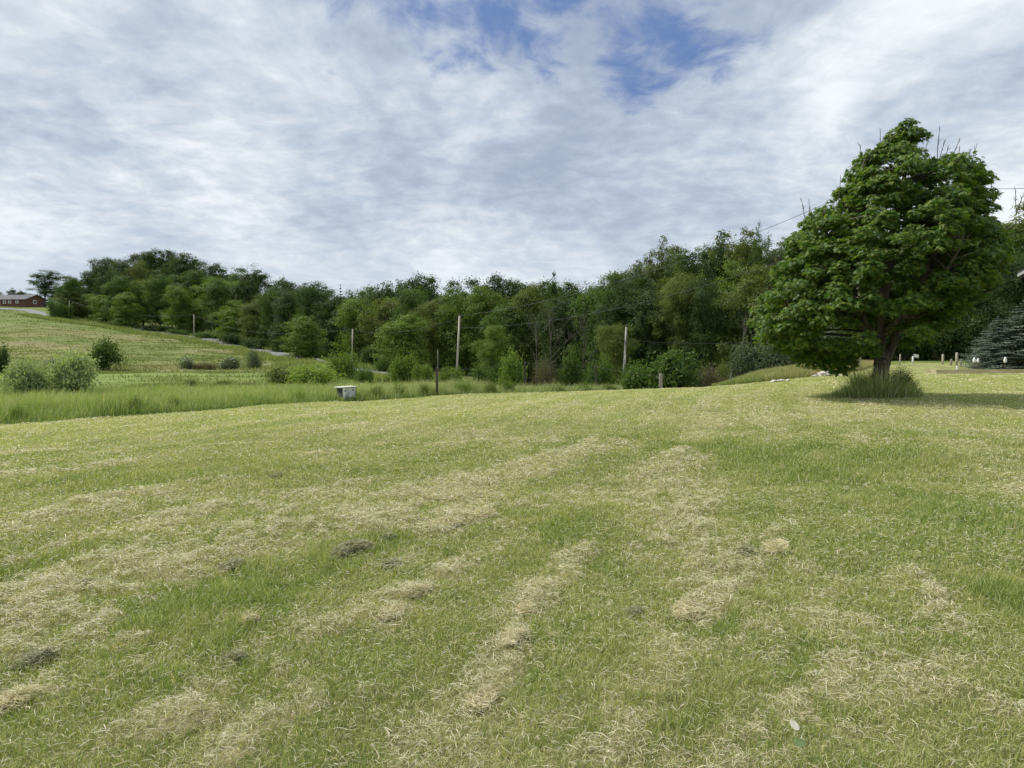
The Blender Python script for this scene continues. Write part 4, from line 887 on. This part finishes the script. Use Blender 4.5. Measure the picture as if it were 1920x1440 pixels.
# bare twigs
tw = MB()
TWG = [((1728, 300), (1731, 246)), ((1740, 300), (1752, 262)), ((1738, 305), (1748, 243)), ((1745, 300), (1765, 268)), ((1748, 300), (1768, 265)), ((1785, 310), (1791, 268)), ((1785, 308), (1803, 277)), ((1810, 312), (1824, 263)), ((1560, 375), (1564, 325)), ((1512, 392), (1502, 362)), ((1514, 390), (1513, 372)), ((1548, 400), (1545, 370)),
       ((1618, 290), (1611, 262)), ((1624, 285), (1626, 268)), ((1640, 260), (1640, 238)), ((1852, 355), (1853, 338)), ((1876, 385), (1872, 355)), ((1876, 382), (1888, 362)), ((1720, 320), (1708, 292)), ((1725, 320), (1714, 275)), ((1835, 335), (1837, 314))]
for (a, b), (c_, d_) in TWG:
    tw = MB(); d0 = mr.uniform(-.5, .5); p0 = mp_(a, b + 22, d0); p1 = mp_(c_, d_ + 6, d0); m_ = (p0 + p1) / 2 + mr.normal(0, .03, 3); S_ = spline([p0, m_, p1], 4); tw.tube(S_, np.linspace(.013, .005, len(S_)), 5)
    for q_ in range(4):
        t = mr.uniform(.45, .95); i_ = int(t * (len(S_) - 1)); dirv = unit((p1 - p0 + mr.normal(0, .35, 3) * np.linalg.norm(p1 - p0))[None])[0]; e_ = S_[i_] + dirv * mr.uniform(.05, .16); tw.tube([S_[i_], e_], [.007, .004], 4); 
    tw.build('bare_twig', M_bark, maple, True)

# grass clump and shrub at the maple foot
n = 4200; th = mr.uniform(0, 6.28, n); q_ = np.sqrt(mr.random(n)); lx = np.cos(th) * q_ ** 1.5 * 1.15 - .12; ly = np.sin(th) * q_ * .7; X = mx0 + lx; Y = MY - .05 + ly
h = np.interp(lx, [-1.3, -.8, -.3, .3, .9], [.16, .30, .66, .50, .22]) * mr.uniform(.25, 1.3, n) * (.45 + 1.2 * fbm(lx * 5 + 9, ly * 5 + 9, 3, 2)); c1 = mixn(np.tile(np.array([.20, .31, .07]), (n, 1)), np.array([.52, .58, .24]), mr.random(n)); dr = mr.random(n) < .12 + .18 * (np.abs(lx) < .35); c1[dr] = np.array([.70, .64, .44])
rng_s = rng
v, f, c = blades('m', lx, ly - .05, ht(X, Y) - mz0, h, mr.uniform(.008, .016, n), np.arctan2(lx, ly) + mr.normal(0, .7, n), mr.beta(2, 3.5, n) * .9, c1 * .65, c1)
o = link('grass_clump', build_mesh('grass_clump', v, f, c, [M_grass], True), None, (mx0, MY, mz0)); tag(o, 'unmown tuft of tall grass growing round the maple trunk', 'grass clump')
X = xat(1690, 19.9); put('shrub', BUSH['fine'][0], ('foliage', 'stem'), (X, 19.9, hs(X, 19.9)), (.50, .40, .60), 0, COLR['olive'], 'small leafy shrub against the right side of the maple trunk', 'bush', None)
X = xat(1600, 19.9)

# ------------------------------------------------------------------ poles, wires
def pole(px0, px1, Y, top, bot, r, m, lab):
    x0 = xat(px0, Y); x1 = xat(px1, Y); z0 = zat(px0, bot, Y); g = hs(x0, Y); z0 = min(z0, g) - .3; z1 = zat(px1, top, Y)
    mbp = MB(); dx = (x1 - x0); mbp.tube([[0, 0, 0], [dx * .5, 0, (z1 - z0) * .5], [dx, 0, z1 - z0]], [r, r * .9, r * .78], 12); e_ = empty('utility_pole', lab, 'utility pole', (x0, Y, z0), 0, 'wooden utility poles'); mbp.build('shaft', m, e_, True)
    ib = MB(); ib.tube([[dx, 0, z1 - z0], [dx, 0, z1 - z0 + .10], [dx, 0, z1 - z0 + .16]], [.035, .05, .02], 8); ib.build('insulator', M_wire, e_); return np.array([x1, Y, z1])
pA = pole(131, 134, 218, 564, 608, .12, M_pole, 'pale utility pole on the hillside, farthest away, in front of the wood'); pB = pole(365, 366, 190, 590, 634, .13, M_pole, 'pale utility pole at the top of the pasture, second farthest')
pC = pole(660, 662, 100, 617, 668, .09, M_pole, 'short grey pole half hidden by the green bush'); pD = pole(855, 862, 62, 592, 692, .09, M_pole, 'tall pale utility pole leaning right, near the picture centre')
pE = pole(1167, 1174, 52, 613, 692, .085, M_pole_patch, 'slim peeling white pole leaning right among the bushes'); pF = pole(1608, 1608, 40, 352, 684, .15, M_pole, 'tall pale pole mostly hidden behind the maple crown')
def wire(a, b, sag, r, lab, name='overhead_wire', cat='wire', n=24, m=None):
    t = np.linspace(0, 1, n)[:, None]; p = np.array(a) * (1 - t) + np.array(b) * t; p[:, 2] -= (sag * 4 * t * (1 - t))[:, 0]; mbw = MB(); o0 = p[0].copy(); mbw.tube(p - o0, r, 5, cap=False)
    o = mbw.build(name, m or M_wire, None, True, loc=tuple(o0)); tag(o, lab, cat, 'overhead wires' if cat == 'wire' else 'fence wires'); return o
pR = np.array([xat(2150, 40), 40, zat(2150, 345, 40)])
wire(pF, pR, .15, .013, 'single wire running right from behind the maple crown'); wire(pD, pF, 1.1, .013, 'rising wire from the tall leaning pole up to behind the maple')
wire(pD - [0, 0, 1.0], pF - [0, 0, 2.3], 1.2, .010, 'fainter second wire just below the rising one')
wire(pE - [0, 0, 2.0 * 0 + .9], np.array([xat(1500, 48), 48, zat(1500, 636, 48)]), .25, .013, 'low wire from the peeling pole to the right before the dark wood')
wire(pD - [0, 0, .2], pC, .8, .014, 'wire from the tall leaning pole to the half-hidden short pole'); wire(pC, pB, 2.2, .02, 'wire between the short pole and the second farthest pole'); wire(pB, pA, 1.8, .03, 'wire between the two farthest hillside poles')
def post(px, Y, top, bot, w, m, lab, lean=0, name='fence_post', kind='round', grp='posts of the old field fence'):
    x = xat(px, Y); z0 = min(hs(x, Y), zat(px, bot, Y)) - .1; z1 = zat(px, top, Y); mbp = MB(); hh = z1 - z0; wv = w / F * Y / 2 * .85
    if kind == 'round': mbp.tube([[0, 0, 0], [lean * .5, 0, hh * .5], [lean, 0, hh * .97], [lean * 1.05, 0, hh]], [wv * 1.08, wv, wv * .95, wv * .6], 9)
    else: mbp.box((0, 0, hh / 2), (wv * 2, wv * 1.6, hh), 0, .3)
    o = mbp.build(name, m, None, True if kind == 'round' else False, loc=(x, Y, z0)); tag(o, lab, 'post', grp); return np.array([x + lean, Y, z1])
p1 = post(819, 29.5, 688, 728, 4.6, M_postdark, 'dark wooden fence post in the tall grass left of the leaning pole')
mbp = MB(); x = xat(821, 29.6); z1 = zat(820, 657, 29.6); z0 = hs(x, 29.6); mbp.tube([[0, 0, 0], [0, 0, z1 - z0]], [.016, .013], 6); o = mbp.build('metal_stake', M_post, None, True, loc=(x, 29.6, z0)); tag(o, 'thin tall stake rising behind the dark fence post', 'stake')
p2 = post(984, 36, 678, 722, 3.6, M_postdark, 'thin dark fence post in the weeds below the bare dead tree'); p3 = post(1117, 39, 684, 724, 3.4, M_postdark, 'thin dark fence post left of the peeling pole'); p4 = post(1239, 35.5, 701, 731, 7.6, M_post, 'thick grey weathered post at the brow of the lawn')
for a, b, l in ((p1, p2, 'fence wire from the dark post to the one below the dead tree'), (p2, p3, 'fence wire between the two thin dark posts'), (p3, p4, 'fence wire running down to the thick grey post')): wire(a - [0, 0, .12], b - [0, 0, .12], .03, .006, l, 'fence_wire', 'fence wire', 8)
post(1463, 41, 689, 702, 4.2, M_post, 'short grey post standing in the bank grass'); post(1374, 39, 708, 716, 3, M_post, 'tiny pale stub post at the left end of the bank'); post(1366, 38, 698, 716, 1.6, M_post, 'thin leaning stake beside the tiny stub post', .15)
post(1560, 42, 676, 698, 4.5, M_postdark, 'dark post behind the larger stone heap'); post(1687, 48, 664, 681, 3, M_pole, 'thin pale post just right of the maple trunk'); q4 = post(1711, 48, 668, 681, 4, M_white, 'white post carrying a small white flag'); post(1767, 48, 664, 681, 4.6, M_pole, 'plain pale post midway between the flag post and the tallest post')
post(1793, 47, 661, 683, 5.4, M_pole, 'tallest pale post, beside the grey stumps left of the spruce'); post(1794, 38.2, 686, 699, 3.8, M_white, 'short white-topped post in front of the timber edging'); post(1783, 47, 673, 682, 4.5, M_post, 'low grey stump left of the tallest pale post'); post(1801, 46.5, 674, 682, 5, M_post, 'low grey stump right of the tallest pale post')
# flag
fv = []; 
for a in np.linspace(0, 1, 8):
    for b in np.linspace(0, 1, 5): fv.append([a * .34, math.sin(a * 7 + b) * .03, .16 - b * .20 - a * .07])
fi = [[i_ * 5 + j_, (i_ + 1) * 5 + j_, (i_ + 1) * 5 + j_ + 1, i_ * 5 + j_ + 1] for i_ in range(7) for j_ in range(4)]
o = link('flag', build_mesh('flag', np.array(fv), [np.array(fi)], None, [M_white], True), None, (q4[0] + .04, q4[1], q4[2])); tag(o, 'small white rag flag fluttering at the top of the white post', 'flag')
# timber edging
a = np.array([xat(1754, 38), 38.0]); b = np.array([xat(2060, 39), 39.0]); mbp = MB(); L_ = np.linalg.norm(b - a); ang = math.atan2(b[1] - a[1], b[0] - a[0]); zt = hs(a[0], 38)
mbp.box((L_ / 2, 0, .10), (L_, .12, .20)); mbp.box((.06, .35, .10), (.12, .6, .196)); o = mbp.build('timber_edging', M_timber, None, loc=(a[0], a[1], zt)); o.rotation_euler = (0, 0, ang); tag(o, 'long low straw-coloured timber edging in front of the spruce', 'timber edging')
# markers
for (px, Y, top, bot, w, lab) in [(1826, 38.9, 670, 680, 5.5, 'white rounded marker under the spruce boughs, left one of a close pair'), (1833, 39.1, 671, 680, 4.5, 'white rounded marker under the spruce boughs, right one of a close pair'), (1884, 38.8, 669, 680, 5.5, 'white rounded marker standing alone at the right edge')]:
    x = xat(px, Y); z0 = hs(x, Y); z1 = zat(px, top, Y); zb = zat(px, bot, Y); mbp = MB(); hw = w / F * Y / 2; t = np.linspace(0, 1, 7); mbp.tube(np.stack([0 * t, 0 * t, (zb - z0) + t * (z1 - zb)], 1), hw * np.array([.7, 1, 1.05, 1, .85, .6, .15]), 10)
    e_ = empty('garden_marker', lab, 'marker', (x, Y, z0), 0, 'white rounded markers by the spruce'); mbp.build('cap', M_white, e_, True); mb2 = MB(); mb2.tube([[0, 0, -.05], [0, 0, zb - z0 + .02]], [.018, .018], 6); mb2.build('stake', M_postdark, e_)
# stones
def stone_mesh(seed):
    rg = np.random.default_rng(seed); import bmesh as bm_
    b_ = bm_.new(); bm_.ops.create_icosphere(b_, subdivisions=2, radius=.5)
    for v_ in b_.verts: n_ = v_.co.normalized(); v_.co *= 1 + .35 * (vn(np.array([n_.x * 1.6 + seed]), np.array([n_.y * 1.6 + n_.z * 1.3]), seed)[0] - .5); v_.co.z *= .55
    me = bpy.data.meshes.new('stone'); b_.to_mesh(me); b_.free(); me.materials.append(M_stone); return me
ST = [stone_mesh(k) for k in range(4)]
def stones(px, Y, n, spread, sz, grp, lab, pile):
    cx = xat(px, Y)
    for k in range(n):
        dx = random.gauss(0, spread); dy = random.gauss(0, spread * .6); x = cx + dx; y = Y + dy; z = hs(x, y) + max(0, pile * (1 - abs(dx) / (spread * 1.8))) * random.random() + .03
        o = link('stone', ST[k % 4], None, (x, y, z)); s_ = sz * random.uniform(.6, 1.4); o.scale = (s_ * 1.3, s_, s_ * random.uniform(.6, 1)); o.rotation_euler = (random.uniform(-.4, .4), random.uniform(-.4, .4), random.uniform(0, 6)); tag(o, lab, 'stone', grp)
stones(1462, 34.0, 14, .24, .16, 'stones of the smaller heap on the bank', 'pale stone in the smaller, nearer heap on the lawn edge', .06)
stones(1552, 36.2, 30, .30, .20, 'stones of the larger heap on the bank', 'pale stone in the larger heap left of the maple', .34)
stones(1590, 35.8, 10, .8, .10, 'loose stones between heap and maple', 'small pale stone scattered between the larger heap and the maple', .0)

# ------------------------------------------------------------------ wooden box
bx, by, bz = hit(650, 751); by = by; e_ = empty('wooden_box', 'weathered white wooden box with round holes in front, dark side and slanted lid', 'box', (bx, by, bz), R(34))
kx = by / F; Wb = 25 * kx; Hb = 26 * kx; Db = .46
mbp = MB(); mbp.box((0, -Db / 2, Hb / 2 - .03), (Wb, .03, Hb))
for (hx, hz, r) in [(-.30, .78, .030), (-.03, .68, .016), (.30, .82, .032), (.22, .62, .018), (-.2, .38, .022)]:  # flat dark discs on the panel, painting in the shade inside the holes
    t = np.linspace(0, 6.283, 14, endpoint=False); c0 = np.array([hx * Wb, -Db / 2 - .018, hz * Hb - .03]); v_ = c0 + np.stack([np.cos(t) * r, 0 * t, np.sin(t) * r], 1); mbp.add(v_, [np.arange(14)[None]], 1)
mbp.build('front_panel', [M_whitewood, M_dark], e_)
mbp = MB()
for sx in (-1, 1): mbp.box((sx * (Wb / 2 + .016), .0, Hb / 2 - .03), (.028, Db + .03, Hb))
mbp.box((0, Db / 2, Hb / 2 - .03), (Wb, .03, Hb)); mbp.build('side_panel', M_darkwood, e_)
mbp = MB(); mbp.box((-.02, 0, Hb - .005), (Wb + .16, Db + .12, .03)); o = mbp.build('lid', M_lid, e_); o.rotation_euler = (0, R(-2), 0)
n = 700; lx = mr.uniform(-.36, .36, n); ly = -.26 + mr.normal(0, .05, n); c1 = mixn(np.tile(np.array([.06, .085, .03]), (n, 1)), np.array([.2, .2, .11]), mr.random(n))
v, f, c = blades('w', lx, ly, 0 * lx - .02, mr.uniform(.05, .2, n), np.full(n, .014), mr.uniform(0, 6.28, n), mr.random(n) * .9, c1 * .7, c1)
o = link('weeds', build_mesh('weeds', v, f, c, [M_grass]), None, (bx, by, bz)); tag(o, 'dark withered weeds at the foot of the white box', 'weeds', kind='stuff')

# leaves lying in the grass
def leaf_oval(px, py, a, b, rz, tilt, m, lab, lift=.05):
    X, Y, Z = hit(px, py); t = np.linspace(0, 6.283, 16, endpoint=False); ring = np.stack([np.cos(t) * a, np.sin(t) * b * (1 - .25 * np.cos(t)), -.15 * (np.cos(t) * a) ** 2 / a], 1); v_ = np.vstack([ring, [[0, 0, .10 * b]]]); f_ = np.array([[k_, (k_ + 1) % 16, 16] for k_ in range(16)])
    o = link('leaf', build_mesh('leaf', v_, [f_], None, [m], True), None, (X, Y, Z + lift)); o.rotation_euler = (R(tilt), 0, rz); tag(o, lab, 'leaf')
leaf_oval(1490, 1386, .034, .022, 1.1, 35, M_leafdry, 'pale oval dead leaf lying in the near grass', .06)
M_gl = noisy('green_leaf', (.10, .15, .05), (.15, .21, .08), 20, .6); leaf_oval(1500, 1418, .026, .020, .4, 25, M_gl, 'small round green leaf just below the pale dead leaf', .055)

# ------------------------------------------------------------------ red ranch house
HY = 268.; hx = xat(32, HY); hz = hs(hx, HY) - .2; hg = zat(30, 573.5, HY); hz = hg
house = empty('ranch_house', 'long low red ranch house with grey roof on the far left hill', 'house', (hx, HY, hz), R(-13))
Lh, Dh, He, Hr = 34.0, 8.6, 2.0, 3.7
mbp = MB(); x0, x1 = -Lh + 9.0, 9.0
mbp.box(((x0 + x1) / 2, 0, He / 2 - .4), (Lh, Dh, He + .8))
for xx in (x0 + .05, x1 - .05): mbp.add([[xx, -Dh / 2, He], [xx, Dh / 2, He], [xx, 0, Hr]], [np.array([[0, 1, 2]])])
mbp.build('wall', M_brick, house)
mbp = MB(); ov = .5
sl = (Hr - He) / (Dh / 2)
for sgn in (-1, 1):
    ye = sgn * (Dh / 2 + ov); ze = He - ov * sl; a_ = [[x0 - .5, ye, ze], [x1 + .5, ye, ze], [x1 + .5, 0, Hr + .02], [x0 - .5, 0, Hr + .02]]; V_ = np.array(a_ + [[p_[0], p_[1], p_[2] + .15] for p_ in a_])
    mbp.add(V_, [np.array([[0, 1, 2, 3], [7, 6, 5, 4], [0, 4, 5, 1], [1, 5, 6, 2], [3, 2, 6, 7], [0, 3, 7, 4]])])
mbp.build('roof', M_roof, house)
for xx, ww, zz, h2 in [(-12, 1.3, 1.1, 1.0), (-5.5, 1.4, 1.1, 1.0), (.2, 1.3, 1.1, 1.0), (2.4, 1.2, 1.1, 1.0), (5.4, 1.2, 1.1, 1.0)]:
    m_ = MB(); m_.box((xx, -Dh / 2 - .03, zz), (ww, .08, h2)); w_ = m_.build('window', M_white, house); m_ = MB(); m_.box((xx, -Dh / 2 - .075, zz), (ww - .6, .03, h2 - .35)); m_.build('pane', M_glass, w_)
m_ = MB(); m_.box((-2.2, -Dh / 2 - .03, .85), (1.0, .08, 1.8)); m_.build('door', M_white, house)
m_ = MB(); m_.box((x1 + .03, -.6, 1.2), (.08, 1.3, 1.3)); w_ = m_.build('window', M_white, house); m_ = MB(); m_.box((x1 + .075, -.6, 1.2), (.03, .8, .9)); m_.build('pane', M_glass, w_)
# parked cars by the house
def car(px, Y, col_m, rz, lab, py=573):
    x = xat(px, Y); e_ = empty('parked_car', lab, 'car', (x, Y, max(hs(x, Y), zat(px, py, Y))), rz, 'cars parked by the ranch house'); m_ = MB()
    prof_c = [(-2.1, .35), (-2.15, .8), (-1.9, 1.0), (-1.2, 1.02), (-.7, 1.42), (.6, 1.45), (1.2, 1.0), (2.0, .9), (2.15, .6), (2.1, .35)]
    n_ = len(prof_c); V_ = [[a_, -.85 * (1 if z_ < 1.1 else .82), z_] for a_, z_ in prof_c] + [[a_, .85 * (1 if z_ < 1.1 else .82), z_] for a_, z_ in prof_c]
    m_.add(V_, [np.arange(n_)[None, ::-1], (np.arange(n_) + n_)[None], np.array([[k_, (k_ + 1) % n_, (k_ + 1) % n_ + n_, k_ + n_] for k_ in range(n_)])]); m_.build('body', col_m, e_)
    m_ = MB(); m_.add([[-1.1, -.87, 1.05], [1.05, -.87, 1.05], [.55, -.74, 1.38], [-.65, -.74, 1.38]], [np.array([[0, 1, 2, 3]])]); m_.build('window', M_glass, e_)
    for sx in (-1.3, 1.35):
        for sy in (-.8, .8): m_ = MB(); m_.tube([[sx, sy - .1, .33], [sx, sy + .1, .33]], [.33, .33], 14); m_.build('wheel', M_dark, e_)
car(96, 250, M_dark, R(10), 'dark car parked at the right end of the red house', 574); car(119, 246, M_white, R(-25), 'white car parked behind the roadside bush', 572)
# white gable house at right edge
GY = 51.; gx_ = xat(1902, GY); ez = zat(1902, 516, GY); gz_ = hs(gx_ + 4, GY); Wg = 9.0; e_ = empty('gable_house', 'pale grey house with white gable trim just entering at the right edge', 'house', (gx_, GY, gz_), R(-36)); Hh = ez - gz_; pk = Wg / 2 * .70
mbp = MB(); mbp.box((Wg / 2 + .45 - .0, 4, Hh / 2 - .2), (Wg - .9, 8, Hh + .4)); mbp.add([[.45, 0, Hh], [Wg - .45 + .0 + .45, 0, Hh], [Wg / 2 + .45, 0, Hh + pk - .3]], [np.array([[0, 1, 2]])]); mbp.build('wall', M_siding, e_)
mbp = MB(); c2 = Wg / 2 + .45
for sgn in (-1, 1):
    xe = c2 + sgn * c2; a_ = [[xe, -.5, Hh], [c2, -.5, Hh + pk], [c2, 8.5, Hh + pk], [xe, 8.5, Hh]]; V_ = np.array([[p_[0], p_[1], p_[2] + .03] for p_ in a_] + [[p_[0], p_[1], p_[2] + .15] for p_ in a_]); mbp.add(V_, [np.array([[0, 1, 2, 3], [7, 6, 5, 4], [0, 4, 5, 1], [1, 5, 6, 2], [3, 2, 6, 7], [0, 3, 7, 4]])])
mbp.build('roof', M_roof, e_)
mbp = MB()
for sgn in (-1, 1):
    xe = c2 + sgn * (c2 - .01); V_ = np.array([[xe, -.54, Hh - .16], [c2, -.54, Hh + pk - .16], [c2, -.54, Hh + pk + .02], [xe, -.54, Hh + .02]]); mbp.add(np.vstack([V_, V_ + [0, .04, 0]]), [np.array([[0, 1, 2, 3], [7, 6, 5, 4], [0, 4, 5, 1], [1, 5, 6, 2], [3, 2, 6, 7], [0, 3, 7, 4]])])
mbp.build('bargeboard', M_white, e_)
m_ = MB(); m_.box((c2, -.03, Hh * .55), (1.2, .08, 1.3)); w_ = m_.build('window', M_white, e_); m_ = MB(); m_.box((c2, -.075, Hh * .55), (.95, .03, 1.05)); m_.build('pane', M_glass, w_)
print('done')
